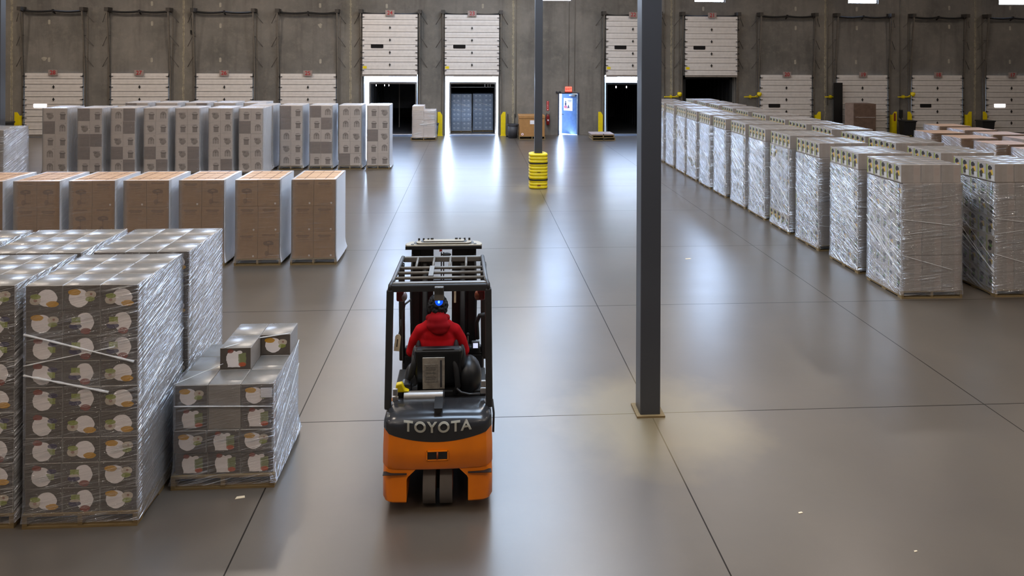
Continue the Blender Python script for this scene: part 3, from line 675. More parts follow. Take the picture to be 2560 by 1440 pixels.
def cart(x, y, w_, d_, h, label):
    g = empty('waste_cart', (x, y, 0), label, 'cart')
    m = MB(); vs = [(-w_ / 2 * .85, -d_ / 2 * .8, .06), (w_ / 2 * .85, -d_ / 2 * .8, .06), (w_ / 2 * .85, d_ / 2 * .8, .06), (-w_ / 2 * .85, d_ / 2 * .8, .06), (-w_ / 2, -d_ / 2, h), (w_ / 2, -d_ / 2, h), (w_ / 2, d_ / 2, h), (-w_ / 2, d_ / 2, h)]
    m.add(vs, [(0, 1, 2, 3), (0, 1, 5, 4), (1, 2, 6, 5), (2, 3, 7, 6), (3, 0, 4, 7)]); m.build('tub', ['binblack'], g)
    MB().box(-w_ / 2 - .03, w_ / 2 + .03, -d_ / 2 - .03, d_ / 2 + .03, h - .05, h + .01).build('lid', ['binblack'], g, bevel=.015)
    for sx_ in (-1, 1):
        for sy_ in (-1, 1): MB().cyl((sx_ * w_ * .32 - .02, sy_ * d_ * .3, .05), (sx_ * w_ * .32 + .02, sy_ * d_ * .3, .05), .05, 12).build('caster', ['black'], g)
cart(21.95, 33.4, .62, .5, .78, 'black waste cart beside the red-scuffed guard of dock door 19'); cart(26.05, 33.4, .66, .5, .78, 'black waste cart between the guards of dock doors 18 and 17')
cart(-21.9, 33.2, .95, .6, .78, 'black waste cart left of the guard at dock door 28')
for (x, l_, tp, lb) in ((1.80, 1.05, .0, 'dark broom handle leaning left of the grey bin'), (2.1, 1.05, .03, 'dark broom handle leaning right of the grey bin')):
    m = MB().tube([(0, 0, .04), (-tp * -1.6, .75, l_)], .018, 8); g = empty('broom', (x, 33.42 if x < 2 else 33.46, 0), lb, 'broom'); m.build('handle', ['black'], g)
    MB().box(-.12, .12, -.03, .03, 0, .07).build('brush_head', ['blacksteel'], g)

# ---------------------------------------------------------------- columns
def column(x, y, label):
    g = empty('steel_column', (x, y, 0), label, 'column'); hw = .115
    m = MB(); m.box(-hw, hw, -hw, hw, .0, 9.6); m.build('shaft', ['darkcol'], g, bevel=.012)
    MB().box(-.16, .16, -.15, .15, 0, .022).build('base_plate', ['wood'], g)
    return g
column(2.03, 7.76, 'tall charcoal square steel column nearest the camera right of the forklift')
column(2.03, 20.86, 'tall charcoal square steel column rising from the yellow protector')
column(-13.74, 20.8, 'dark steel column at the extreme left edge behind the brown cartons')
cp = empty('column_protector', (2.03, 20.86, 0), 'ribbed yellow plastic protector with two black straps around the far column', 'column protector')
m = MB(); prof = []; z = 0
N = 11; ht = 1.06
def sq(r_, z_, n=32):
    out = []
    for j in range(n):
        t = 2 * math.pi * j / n; c_, s_ = math.cos(t), math.sin(t); q = (abs(c_) ** 4 + abs(s_) ** 4) ** (-.25)
        out.append((r_ * c_ * q, r_ * s_ * q, z_))
    return out
rings = []
for i in range(N * 6 + 1):
    f_ = i / (N * 6); rr = .262 + .022 * abs(math.sin(math.pi * f_ * N)) ** .6
    if i in (0, N * 6): rr = .235
    rings.append(sq(rr, f_ * ht))
rings.append(sq(.125, ht)); rings.append(sq(.125, 0)); rings.append(sq(.235, 0))
vs = [p for r_ in rings for p in r_]; n = 32
m.add(vs, [(i * n + j, i * n + (j + 1) % n, (i + 1) * n + (j + 1) % n, (i + 1) * n + j) for i in range(len(rings) - 1) for j in range(n)])
m.build('ribbed_shell', ['yellow'], cp, smooth=True)
for zc in (.27, .77):
    m = MB(); rs = [sq(.27, zc - .02), sq(.288, zc - .02), sq(.288, zc + .02), sq(.27, zc + .02)]
    m.add([p for r_ in rs for p in r_], [(i * n + j, i * n + (j + 1) % n, ((i + 1) % 4) * n + (j + 1) % n, ((i + 1) % 4) * n + j) for i in range(4) for j in range(n)]); m.build('strap', ['black'], cp)
MB().box(-.05, .05, -.292, -.28, .10, .13).build('label_sticker', ['amberlens'], cp)
MB().box(-.05, .05, -.292, -.28, .50, .515).build('embossed_mark', ['blacksteel'], cp)

# ---------------------------------------------------------------- pallets and loads
def pallet_mesh(w_, d_, h=.125):
    m = MB(); hw, hd = w_ / 2, d_ / 2
    for i in range(6): 
        y0 = -hd + (d_ - .1) * i / 5; m.box(-hw, hw, y0, y0 + .09, h - .02, h)
    for x0 in (-hw, -.02, hw - .04): m.box(x0, x0 + .04, -hd + .001, hd - .001, .022, h - .021)
    for y0 in (-hd, -.06, hd - .11): m.box(-hw, hw, y0, y0 + .11, 0, .02)
    return m.mesh('pallet', ['wood'])
def carton_mesh(cw, cd, ch, mats, idx, gap=.002, bev=0.0035):
    m = MB(); m.box(-cw / 2 + gap, cw / 2 - gap, -cd / 2 + gap, cd / 2 - gap, 0.0005, ch - .001, idx)
    me = m.mesh('carton', mats)
    bm = bmesh.new(); bm.from_mesh(me)
    bmesh.ops.bevel(bm, geom=list(bm.edges), offset=bev, segments=1, affect='EDGES'); bm.to_mesh(me); bm.free(); return me
def wrap_mesh(w_, d_, z0, z1, mat, flare=.02, top=False, seed=0, amp=.006, ropes=None, skirt=.12, bow=0.0, rim=0.0):
    """shrink film: perimeter skin, slightly off the cartons, pinched and flaring to the pallet"""
    rnd = random.Random(seed); m = MB(); nx = 8; rows = 16
    per = []
    hw, hd = w_ / 2 + .008, d_ / 2 + .008
    for i in range(nx): per.append((-hw + 2 * hw * i / nx, -hd, 0, -1))
    for i in range(nx): per.append((hw, -hd + 2 * hd * i / nx, 1, 0))
    for i in range(nx): per.append((hw - 2 * hw * i / nx, hd, 0, 1))
    for i in range(nx): per.append((-hw, hd - 2 * hd * i / nx, -1, 0))
    n = len(per); vs = []
    for r_ in range(rows + 1):
        t = r_ / rows; z = z0 + (z1 - z0) * t
        fl = flare * max(0.0, 1 - (z - z0) / .22) ** 2
        for i, (x, y, nx_, ny_) in enumerate(per):
            a = rnd.uniform(0, amp); k_ = i % nx
            if k_ == 0: a = 0
            bb = bow * math.sin(math.pi * k_ / nx) * (nx_ > 0)
            sx_ = 1 if x > 0 else -1; sy_ = 1 if y > 0 else -1
            vs.append((x + nx_ * (a + bb) + fl * sx_ * (abs(x) / hw), y + ny_ * a + fl * sy_ * (abs(y) / hd), z))
    fs = [(r_ * n + i, r_ * n + (i + 1) % n, (r_ + 1) * n + (i + 1) % n, (r_ + 1) * n + i) for r_ in range(rows) for i in range(n)]
    m.add(vs, fs)
    if top:
        g = 6; base = len(m.v); tv = []
        for a in range(g + 1):
            for c_ in range(g + 1):
                e = (a in (0, g)) or (c_ in (0, g))
                tv.append((-hw + 2 * hw * a / g, -hd + 2 * hd * c_ / g, z1 + (0 if e else rnd.uniform(.003, .02))))
        m.add(tv, [(a * (g + 1) + c_, (a + 1) * (g + 1) + c_, (a + 1) * (g + 1) + c_ + 1, a * (g + 1) + c_ + 1) for a in range(g) for c_ in range(g)])
    if rim:
        o_ = [(p[0], p[1]) for p in per]; i_ = [(max(-hw + rim, min(hw - rim, p[0])) + rnd.uniform(-.008, .008), max(-hd + rim, min(hd - rim, p[1])) + rnd.uniform(-.008, .008)) for p in per]
        m.add([(x, y, z1) for x, y in o_] + [(x, y, z1 + .003) for x, y in i_], [(i, (i + 1) % n, n + (i + 1) % n, n + i) for i in range(n)])
    me = m.mesh('stretch_wrap', [mat], smooth=True)
    rm = None
    if ropes:
        q = MB()
        for pts, r_ in ropes:
            P = [Vector(p) for p in pts]; pp = []
            for i in range(len(P) - 1):
                L = max(2, int((P[i + 1] - P[i]).length / .06))
                for j in range(L): pp.append(P[i].lerp(P[i + 1], j / L))
            pp.append(P[-1]); q.tube(pp, [r_ * rnd.uniform(.6, 1.25) for _ in pp], 6)
        rm = q.mesh('twisted_film_rope', ['rope'], smooth=True)
    return me, rm
CARTONS = {}
def load(label, cat, group, x0, y0, counts, size, cms, pal, wrap, zp=.12, rnd=None, jit=.003, rot=None, skip=None, shift=None, name='pallet_load'):
    """x0,y0 = front-left corner; counts (nx,ny,nz); size (cw,cd,ch)"""
    nx, ny, nz = counts; cw, cd, ch = size; W, D = nx * cw, ny * cd
    g = empty(name, (x0 + W / 2, y0 + D / 2, 0), label, cat, group)
    inst(pal, 'pallet', g, (0, 0, 0)); rnd = rnd or random.Random(hash((round(x0, 2), round(y0, 2))) & 0xffff)
    for k_ in range(nz):
        lx = rnd.uniform(-jit, jit) * 1.5; ly = rnd.uniform(-jit, jit) * 1.5
        if shift: lx += shift[k_ % len(shift)]
        for i in range(nx):
            for j in range(ny):
                if 0 < i < nx - 1 and 0 < j < ny - 1 and k_ < nz - 1: continue
                if skip and skip(i, j, k_): continue
                me = cms(i, j, k_, rnd) if callable(cms) else cms
                inst(me, 'carton', g, (-W / 2 + cw * (i + .5) + lx, -D / 2 + cd * (j + .5) + ly, zp + ch * k_), rot or 0)
    if wrap:
        o = inst(wrap[0], 'stretch_wrap', g, (0, 0, 0))
        if wrap[1]: inst(wrap[1], 'film_rope', o, (0, 0, 0))
    return g
ORD = ['nearest', 'second', 'third', 'fourth', 'fifth', 'sixth', 'seventh', 'eighth', 'ninth', 'tenth', 'eleventh', 'twelfth', 'thirteenth']

# right-hand rows: 3 x 5 x 7 cartons, top layer left out of the film
AY = [11.12, 12.42, 13.88, 15.2, 16.5, 17.73, 19.1, 20.4, 21.66, 22.85, 24.15, 25.45, 26.75]
BY = [11.12, 12.44, 13.88, 15.03, 16.43, 17.7, 18.95, 20.3, 21.6, 22.9, 24.3, 25.6, 26.95]
cw, cd, ch = .35, .2, .304
RC = [carton_mesh(cw, cd, ch, ['R_front', 'R_top', a_], [1, 1, 0, 0, 2, 2]) for a_ in ('R_art', 'R_art2')]
PR = pallet_mesh(1.06, 1.02)
def rope_set(hx, hy, sets):
    e = .014; out = []
    for kind, a, za, c_, zc, r_ in sets:
        if kind == 'f': out.append(([(a, -hy - e, za), (c_, -hy - e, zc)], r_))
        if kind == 'l': out.append(([(-hx - e, a, za), (-hx - e, c_, zc)], r_))
        if kind == 'r': out.append(([(hx + e, a, za), (hx + e, c_, zc)], r_))
    return out
hx, hy = .525, .5
RW = []
for sd in range(4):
    rr = random.Random(40 + sd); sets = []
    for q in range(3):
        z1_ = rr.uniform(.9, 1.9); sets.append(('l', hy, z1_, -hy, z1_ - rr.uniform(.5, .8), rr.uniform(.005, .009)))
    for q in range(3):
        z1_ = rr.uniform(.5, 1.8); sets.append(('f', -hx, z1_, hx * rr.uniform(.2, 1), z1_ + rr.uniform(-.3, .12), rr.uniform(.003, .005)))
    RW.append(wrap_mesh(1.05, 1.0, .06, 1.93, 'film_R', .012, False, sd, .008, rope_set(hx, hy, sets)))
rr = random.Random(5)
for nm, X, YS in (('aisle-side', 7.22, AY), ('inner', 8.87, BY)):
    for i, y in enumerate(YS):
        top_art = lambda a, b_, k_, r_: RC[0] if k_ == 6 or r_.random() < .35 else RC[1]
        load('%s grey carton stack from the camera, %s row on the right' % (ORD[i], nm), 'pallet load', 'grey carton pallet loads on the right',
             X + (0 if nm == 'aisle-side' else rr.uniform(-.03, .03)), y, (3, 5, 7), (cw, cd, ch), top_art, PR, RW[i % 4], rnd=random.Random(i * 7 + len(nm)), jit=.005,
             shift=[rr.uniform(-.012, .012) for _ in range(7)])

# brown cartons far right
BC = carton_mesh(.40, .45, .45, ['B_side', 'B_top', 'B_art'], [1, 1, 2, 2, 0, 0])
PB2 = pallet_mesh(1.22, .92); WB2 = wrap_mesh(1.2, .9, .1, 1.47, 'film_R', .01, False, 9, .008)
for j, (X, YS, nm) in enumerate(((15.4, (19.3, 20.75, 22.15), 'front'), (17.2, (20.4, 21.7, 23.0, 24.3), 'back'), (15.45, (17.9,), 'near'))):
    for i, y in enumerate(YS):
        load('low wrapped brown cartons, %s from the camera, %s row at far right' % (ORD[i], nm) if nm != 'near' else 'low wrapped brown carton load nearest the camera at the right edge', 'pallet load', 'brown carton loads far right',
             X, y, (3, 2, 3), (.40, .45, .45), BC, PB2, WB2)

# brown kraft row on the left
BXs = [(-3.455, -2.62), (-4.51, -3.68), (-5.55, -4.745), (-6.585, -5.765), (-7.585, -6.765), (-8.605, -7.765), (-9.64, -8.80), (-10.68, -9.84)]
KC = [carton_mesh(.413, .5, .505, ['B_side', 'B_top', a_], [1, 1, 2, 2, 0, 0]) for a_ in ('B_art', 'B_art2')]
PK = pallet_mesh(.88, 1.04)
slot = MB()
for (x_, y_) in ((-.2, -.25), (.2, -.25), (-.2, .25), (.2, .25)):
    slot.box(x_ - .19, x_ + .19, y_ - .006, y_ + .006, 1.637, 1.6405).box(x_ - .006, x_ + .006, y_ - .24, y_ + .24, 1.637, 1.6402)
SLM = slot.mesh('flap_gap', ['tape'])
WKs = [wrap_mesh(.83, 1.0, .06, 1.645, 'film_B', .035, False, 60 + s_, .006, bow=.012, rim=.05) for s_ in range(3)]
PLC = ['rightmost', 'second from the right', 'third from the right', 'fourth from the right', 'fifth from the right', 'sixth from the right', 'seventh from the right', 'eighth from the right']
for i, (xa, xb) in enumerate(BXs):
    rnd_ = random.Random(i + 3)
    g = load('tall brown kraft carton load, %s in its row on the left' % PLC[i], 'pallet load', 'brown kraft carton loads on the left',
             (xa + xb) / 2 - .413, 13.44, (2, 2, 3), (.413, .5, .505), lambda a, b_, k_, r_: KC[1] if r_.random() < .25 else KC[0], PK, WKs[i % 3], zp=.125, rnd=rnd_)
    inst(SLM, 'flap_gap', g, (0, 0, .0015))
    if i == 4:
        pass

# white pot cartons, far left
WC = [carton_mesh(.385, .5, .42, ['W_side', 'W_side', a_], [1, 1, 2, 2, 0, 0]) for a_ in ('W_a1', 'W_a2', 'W_a3', 'W_a4')]
PW = pallet_mesh(.82, 1.04)
WW = [wrap_mesh(.77, 1.0, .06, 2.24, 'film_W', .05, True, 80 + s_, .010, bow=.02) for s_ in range(3)]
def wcm(a, b_, k_, r_):
    q = r_.random(); return WC[0] if q < .34 else WC[1] if q < .56 else WC[2] if q < .82 else WC[3]
xr = [(-7.72, 24.40), (-6.68, 24.35), (-5.65, 24.35), (-4.64, 24.35), (-3.67, 24.35)]
WP = ['leftmost, half hidden', 'second from the left', 'third from the left', 'fourth from the left', 'rightmost']
for i, (x, y) in enumerate(xr):
    load('wrapped white pot-print cartons, %s of the right-hand five' % WP[i], 'pallet load', 'white pot carton loads', x, y, (2, 2, 5), (.385, .5, .42), wcm, PW, WW[i % 3], zp=.13, rnd=random.Random(i + 20))
xl = [-13.95, -12.85, -11.80, -10.75, -9.74, -8.67, -7.69]
WP2 = ['leftmost', 'second from left', 'third from left', 'middle one', 'fifth from left', 'sixth from left', 'rightmost']
for i, x in enumerate(xl):
    load('wrapped white pot-print cartons, %s in the front row of seven' % WP2[i], 'pallet load', 'white pot carton loads', x, 23.2, (2, 2, 5), (.385, .5, .42), wcm, PW, WW[(i + 1) % 3], zp=.13, rnd=random.Random(i + 50))
    if i > 0: load('white carton load, only its top showing behind the %s of seven' % WP2[i], 'pallet load', 'white pot carton loads', x + .35, 25.6 - (.9 if i == 6 else 0) * 0, (2, 2, 5), (.385, .5, .42), wcm, PW, WW[i % 3], zp=.13, rnd=random.Random(i + 90), skip=lambda a, b_, k_: k_ < 2) if i < 6 else None
# grey wrapped load at the far left edge
FC = carton_mesh(.34, .5, .32, ['A_side', 'A_side', 'W_a4'], [1, 1, 0, 0, 0, 0])
load('grey film-wrapped load at the extreme left edge in front of the dark column', 'pallet load', None, -13.12, 18.5, (3, 2, 6), (.34, .5, .32), FC, pallet_mesh(1.05, 1.04), wrap_mesh(1.02, 1.0, .06, 2.06, 'film_R', .02, True, 5, .012, rope_set(.51, .5, [('f', -.51, 1.2, .51, 1.5, .008)])))

# near left plate cartons: 3 x 3 x 9
aw, ad, ah = .3133, .305, .2185
AC = [carton_mesh(aw, ad, ah, ['A_side', 'A_top', a_], [1, 1, 2, 2, 0, 0], .0022, .004) for a_ in ('A_a1', 'A_a2', 'A_a3', 'A_a4', 'A_a5')]
ART = [[0, 1, 0], [1, 2, 2], [3, 2, 2], [3, 2, 0], [3, 2, 0], [3, 0, 0], [3, 0, 1], [3, 2, 1], [0, 2, 1]]   # top row first
PN = pallet_mesh(.96, .94)
hx, hy = .47, .4575
ropeN = rope_set(hx, hy, [('f', -hx, 1.67, hx * .95, 1.42, .010), ('f', -hx, 1.32, hx * .5, 1.16, .010), ('f', -hx, 1.40, hx * .6, 1.55, .005), ('r', -hy, 1.05, hy, 1.34, .006), ('r', -hy, .80, hy, 1.0, .005)])
WN = [wrap_mesh(.94, .915, .05, 2.085, 'film_N', .012, False, 11, .005, ropeN), wrap_mesh(.94, .915, .05, 2.085, 'film_N', .012, False, 12, .005)]
nearspots = [(-3.82, 6.12, 'front right-hand'), (-3.785, 7.11, 'rear right-hand'), (-4.86, 6.14, 'front middle'), (-4.84, 7.11, 'rear middle'), (-5.90, 6.14, 'front left-hand'), (-5.88, 7.11, 'rear left-hand')]
for i, (x, y, nm) in enumerate(nearspots):
    def acm(a, b_, k_, r_, i=i):
        if b_ == 0 and i == 0: return AC[ART[8 - k_][a]]
        return AC[r_.randrange(4)]
    load('%s stack of tall wrapped plate cartons in the near left block' % nm, 'pallet load', 'plate carton loads in the near left block', x, y, (3, 3, 9), (aw, ad, ah), acm, PN, WN[0 if i == 0 else 1], zp=.118, rnd=random.Random(i + 5), jit=.004)
# small part load
sw, sd_, sh = .303, .305, .213
S5 = [carton_mesh(sw, sd_, sh, ['A_side', 'A_top', a_], [1, 1, 2, 2, 0, 0], .0022, .004) for a_ in ('A_a5', 'A_a2', 'A_side')]
SART = {(0, 3): 1, (1, 3): 2, (2, 3): 1, (0, 2): 0, (1, 2): 2, (2, 2): 0, (0, 1): 1, (1, 1): 0, (2, 1): 1, (0, 0): 0, (1, 0): 0, (2, 0): 0, (1, 4): 0, (2, 4): 1}
def skipS(a, b_, k_): return k_ == 4 and not ((a == 1 and b_ >= 1) or (a == 2 and b_ == 2))
ropeS = rope_set(.4545, .4575, [('f', -.45, .78, .45, .76, .006), ('r', -.45, .3, .45, .75, .006), ('r', -.45, .7, .45, 1.0, .005)])
ropeS += [([(-.10, -.16, 1.19), (.16, .14, 1.16), (.45, .16, 1.19)], .006), ([(-.46, -.46, .98), (-.1, -.2, 1.05)], .003)]
WS = wrap_mesh(.909, .915, .05, .985, 'film_N', .03, False, 33, .006, ropeS)
gS = load('low part-load of plate cartons with three extra cartons on top, left of the forklift', 'pallet load', None, -2.77, 6.60, (3, 3, 5), (sw, sd_, sh), lambda a, b_, k_, r_: S5[SART.get((a, k_), 0)], pallet_mesh(.95, .96), WS, zp=.118, rnd=random.Random(2), jit=.004, skip=lambda a, b_, k_: skipS(a, b_, k_))
for k_ in range(4): inst(S5[0], 'carton', gS, (0, 0, .118 + sh * k_)) if k_ == 3 else None
MB().box(.34, .445, -.463, -.4595, .84, .93).build('shipping_label', ['white'], gS)

# load next to dock door 24
LC = carton_mesh(.54, .5, .21, ['W_side', 'W_side', 'W_side'], [1, 1, 2, 2, 0, 0], .003)
load('small wrapped grey carton load with one extra carton on top near dock door 24', 'pallet load', None, -2.78, 32.3, (2, 2, 7), (.54, .5, .21), LC, pallet_mesh(1.2, 1.1), wrap_mesh(1.08, 1.0, .08, 1.39, 'film_R', .03, False, 21, .012, rope_set(.54, .5, [('f', -.1, .72, .54, .8, .012)])), zp=.125,
     skip=lambda a, b_, k_: k_ == 6 and not (a == 0))
TC = carton_mesh(.524, .5, .235, ['T_art', 'T_art', 'T_art'], [1, 1, 2, 2, 0, 0], .003)
for xx, yy, zz, lb in ((-1.06, 35.25, 0.02, 'left wrapped stack of blue grey cartons inside the trailer at door 23'), (.06, 35.55, .02, 'right wrapped stack of blue grey cartons inside the trailer at door 23')):
    gt = load(lb, 'pallet load', 'carton stacks in the trailer', xx, yy, (2, 2, 8), (.524, .5, .235), TC, pallet_mesh(1.06, 1.0, .08), wrap_mesh(1.048, 1.0, .05, 1.96, 'film_B', .01, False, 31, .008, rope_set(.524, .5, [('f', -.5, 1.6, .45, 1.3, .006), ('f', -.5, 1.2, .2, 1.05, .005)])), zp=.08)
    gt.location.z = zz
# big brown box
gb = empty('bulk_box', (2.87, 33.0, 0), 'large plain brown corrugated bulk box on a pallet behind the far column', 'box')
inst(pallet_mesh(1.25, 1.05, .14), 'pallet', gb, (0, 0, 0))
MB().box(-.60, .60, -.5, .5, .142, 1.07).build('box_body', ['card'], gb, bevel=.006)
MB().box(-.62, .62, -.52, .52, 1.0, 1.12).build('box_lid', ['card'], gb, bevel=.006)
MB().box(-.10, .16, -.506, -.501, .72, .90).build('white_label', ['white'], gb)
m = MB(); m.lathe([(0, 0), (.06, 0), (.06, .002), (0, .002)], n=18); lb = m.build('round_emblem', ['white'], gb, loc=(-.46, -.502, .24)); lb.rotation_euler = (R(90), 0, 0)
MB().lathe([(0, 0), (.04, 0), (.04, .002), (0, .002)], n=3).build('emblem_mark', ['signred2'], lb, loc=(0, 0, .002))
# flat-packed sheets on pallet
gp = empty('stacked_flat_pallets', (6.22, 32.5, 0), 'low stack of flat wrapped sheets and pallets on the floor before dock door 22', 'pallet stack')
inst(pallet_mesh(1.1, 1.0, .12), 'lower_pallet', gp, (0, 0, 0)); inst(pallet_mesh(1.05, 1.0, .12), 'upper_pallet', gp, (-.03, -.02, .125))
MB().box(-.58, .5, -.5, .5, .25, .30).build('top_sheet', ['cardpink'], gp, bevel=.01)
MB().box(-.03, .0, -.515, -.49, .0, .31).build('strap', ['black'], gp)
# cardboard case and dark board in front of door 19
gc = empty('tall_carton', (19.4, 33.2, 0), 'tall cardboard case standing in front of dock door 19', 'box')
MB().box(-.55, .55, -.4, .4, .13, 1.66).build('case_body', ['carddark'], gc, bevel=.006)
MB().box(-1.0, -.56, -.36, -.33, .05, 1.70).build('left_face_panel', ['cardpink'], gc)  # upright panel standing for the paler left face of the case
inst(pallet_mesh(1.2, .9), 'pallet', gc, (0, 0, 0))
MB().tube([(-.5, -.41, 1.0), (-.4, -.415, 1.02), (-.3, -.41, .99), (-.15, -.41, 1.0), (.5, -.41, .99)], .008, 6).build('tape_strip', ['rope'], gc)
tb = MB().box(18.35, 18.80, 33.80, 33.86, 0, 2.66); tag(tb.build('dark_board', ['blacksteel']), 'tall narrow black board leaning left of dock door 19', 'board')
# litter
for (x, y, s_, lb) in ((2.93, 5.96, .03, 'tiny white paper scrap on the floor at the lower right'), (3.66, 5.45, .022, 'tiny white scrap on the floor near the bottom right corner'), (4.27, 13.45, .09, 'small strip of litter on the floor beyond the near column'), (-2.15, 6.42, .06, 'flat scrap of cardboard on the floor below the small part-load')):
    tag(MB().prism([(x, y), (x + s_ * 1.4, y + s_ * .3), (x + s_ * 1.2, y + s_ * .8), (x + .1 * s_, y + s_ * .6)], .0, .003, 'z').build('litter_scrap', ['tagpaper']), lb, 'litter')

# ---------------------------------------------------------------- forklift (origin at the rear wheel line, faces +y)
FX, FY = -.29, 6.10
fk = empty('forklift', (FX, FY, 0), 'orange and charcoal three-wheel forklift seen from behind, driven by a person in red', 'forklift')
def loft(rings, name, mats, parent, mi=0, smooth=True, ang=40, cap=True):
    n = len(rings[0]); m = MB(); vs = [p for r_ in rings for p in r_]
    m.add(vs, [(i * n + j, i * n + (j + 1) % n, (i + 1) * n + (j + 1) % n, (i + 1) * n + j) for i in range(len(rings) - 1) for j in range(n)], mi)
    if cap: m.add(rings[0], [tuple(range(n))], mi); m.add(rings[-1], [tuple(range(n))], mi)
    o = m.build(name, mats, parent)
    bm = bmesh.new(); bm.from_mesh(o.data); bmesh.ops.remove_doubles(bm, verts=bm.verts, dist=1e-5); bmesh.ops.recalc_face_normals(bm, faces=bm.faces); bm.to_mesh(o.data); bm.free()
    return auto_smooth(o, ang)
# rear shell outline in plan: rounded rectangle, bulged back
def plan(hw, yb, yf, bulge, r_, z, zc=None):
    """plan ring of the rear body, hw half width, yb back, yf front"""
    pts = []
    N1 = 18
    for i in range(N1 + 1):
        u = -1 + 2 * i / N1; x = hw * u; e = max(0, abs(x) - (hw - r_)) / r_
        y = yb + bulge * u * u + (r_ - math.sqrt(max(0, r_ * r_ - (e * r_) ** 2))) * .9
        zz = z if zc is None else z + zc * u * u
        pts.append((x, y, zz))
    for (x, y) in ((hw, (yb + yf) / 2), (hw, yf), (-hw, yf), (-hw, (yb + yf) / 2)): pts.append((x, y, z if zc is None else z + zc))
    return pts
# counterweight: side legs and arch
cwm = MB()
def cw_side(s_):
    pass
rings = [plan(.487, .012, .60, .02, .10, .405), plan(.490, .0, .60, .02, .10, .42), plan(.489, .0, .60, .02, .10, .58), plan(.483, .006, .60, .02, .10, .662, .09)]
cwt = loft(rings, 'counterweight', ['orange'], fk)
# legs either side of the wheel arch
for s_ in (-1, 1):
    def legring(z, xi, yb, sp=0.0):
        pts = []; hw = .487 + sp
        for i in range(9):
            u = xi / hw + (1 - xi / hw) * i / 8; x = hw * u; e = max(0, abs(x) - (hw - .10)) / .10
            pts.append((s_ * x, yb + .02 * u * u + (.10 - math.sqrt(max(0, .01 - (e * .10) ** 2))) * .9, z))
        pts += [(s_ * hw, .60, z), (s_ * xi, .60, z)]
        return pts
    lr = [legring(.10, .278, .03, -.008), legring(.12, .272, .012, .002), legring(.32, .272, .006, .003), legring(.34, .262, .008, .001), legring(.408, .19, .012, 0)]
    loft(lr, 'counterweight_leg', ['orange'], cwt)
    MB().box(s_ * .375 - .105, s_ * .375 + .105, -.004, .05, .372, .376).build('body_seam', ['blacksteel'], cwt)
# tow pin recess
rec = MB(); rec.box(-.094, .094, -.006, .004, .498, .576).build('tow_recess', ['trailerblack'], cwt, bevel=.003)
m = MB(); m.box(-.094, .094, -.010, -.004, .571, .579).box(-.094, .094, -.010, -.004, .495, .502).box(-.098, -.088, -.010, -.004, .495, .579).box(.088, .098, -.010, -.004, .495, .579); m.build('recess_lip', ['orange'], cwt)
MB().cyl((0, -.008, .506), (0, -.008, .568), .008, 12).build('tow_pin', ['rim'], cwt, smooth=True)
# charcoal hood band above, arched lower edge
hr = []
for (z, hw, yb, yf, zc, bl) in ((.650, .484, .004, .32, .09, .02), (.74, .483, .000, .32, .05, .02), (.795, .480, .004, .32, .02, .02), (.828, .473, .018, .32, .0, .025), (.852, .460, .05, .32, -.004, .03), (.868, .443, .10, .32, -.008, .035), (.875, .425, .15, .32, -.010, .035), (.877, .41, .20, .32, -.012, .035), (.874, .40, .24, .31, -.012, .03)):
    hr.append(plan(hw, yb, yf, bl, .09, z, zc))
hood = loft(hr, 'rear_hood', ['charcoal'], fk, ang=60)
MB().prism([(-.038, .882), (.042, .882), (.032, .845), (.022, .832), (-.018, .832)], .028, .24).build('hood_notch', ['black'], hood, bevel=.004, loc=(.0, .02, .045))
# lettering follows the curved tail
tx = text('maker_lettering', 'TOYOTA', .135, (0, 0, 0), (0, 0, 0), 'letter', hood, depth=.003, width=.60, bold=.003, spacing=1.15)
for v in tx.data.vertices:
    x, zt, d_ = v.co.x, v.co.y, v.co.z; u = x / .484
    v.co = Vector((x, .0 + .02 * u * u - .005 - d_ * .5 + max(0, (zt + .778 - .80)) * .35, .778 + zt * .92 + .05 * u * u))
# battery body, floor, front frame
MB().box(-.44, .44, .26, .53, .40, .79).build('rear_deck', ['black'], fk, bevel=.01)
MB().box(-.455, .455, .52, 1.02, .14, .78).build('battery_case', ['charcoal'], fk, bevel=.02)
MB().box(-.44, .44, .54, 1.02, .78, .84).build('seat_deck', ['black'], fk, bevel=.01)
MB().box(-.46, .46, 1.02, 1.25, .12, .30).build('foot_floor', ['black'], fk, bevel=.01)
MB().box(-.43, .43, 1.16, 1.24, .30, .92).build('front_cowl', ['charcoal'], fk, bevel=.02)
MB().box(-.40, .40, 1.14, 1.24, .92, 1.0).build('dashboard', ['black'], fk, bevel=.02)
for s_ in (-1, 1):
    MB().box(s_ * .47 - .03, s_ * .47 + .03, .62, 1.30, .10, .36).build('side_frame', ['orange'], fk, bevel=.01)
for s_ in (-1, 1):   # twin rear steer wheels
    x = .075 * s_; w_ = MB().tube([(x - .052, 0, 0), (x - .056, 0, 0), (x + .056, 0, 0), (x + .052, 0, 0)], [.17, .198, .198, .17], 40)
    wh = auto_smooth(w_.build('rear_wheel', ['tyre'], fk, loc=(0, .225, .2)))
    MB().cyl((x - .058, 0, 0), (x + .058, 0, 0), .10, 24).build('wheel_hub', ['rim'], wh)
MB().box(-.02, .02, .20, .30, .12, .42).build('steer_axle', ['trailerblack'], fk)
for s_ in (-1, 1):   # front drive wheels
    x = .42 * s_; w_ = MB().tube([(x - .08, 0, 0), (x - .085, 0, 0), (x + .085, 0, 0), (x + .08, 0, 0)], [.20, .23, .23, .20], 40)
    wh = auto_smooth(w_.build('front_wheel', ['tyre'], fk, loc=(0, 1.22, .231)))
    MB().cyl((x - .088, 0, 0), (x + .088, 0, 0), .12, 24).build('wheel_hub', ['rim'], wh)
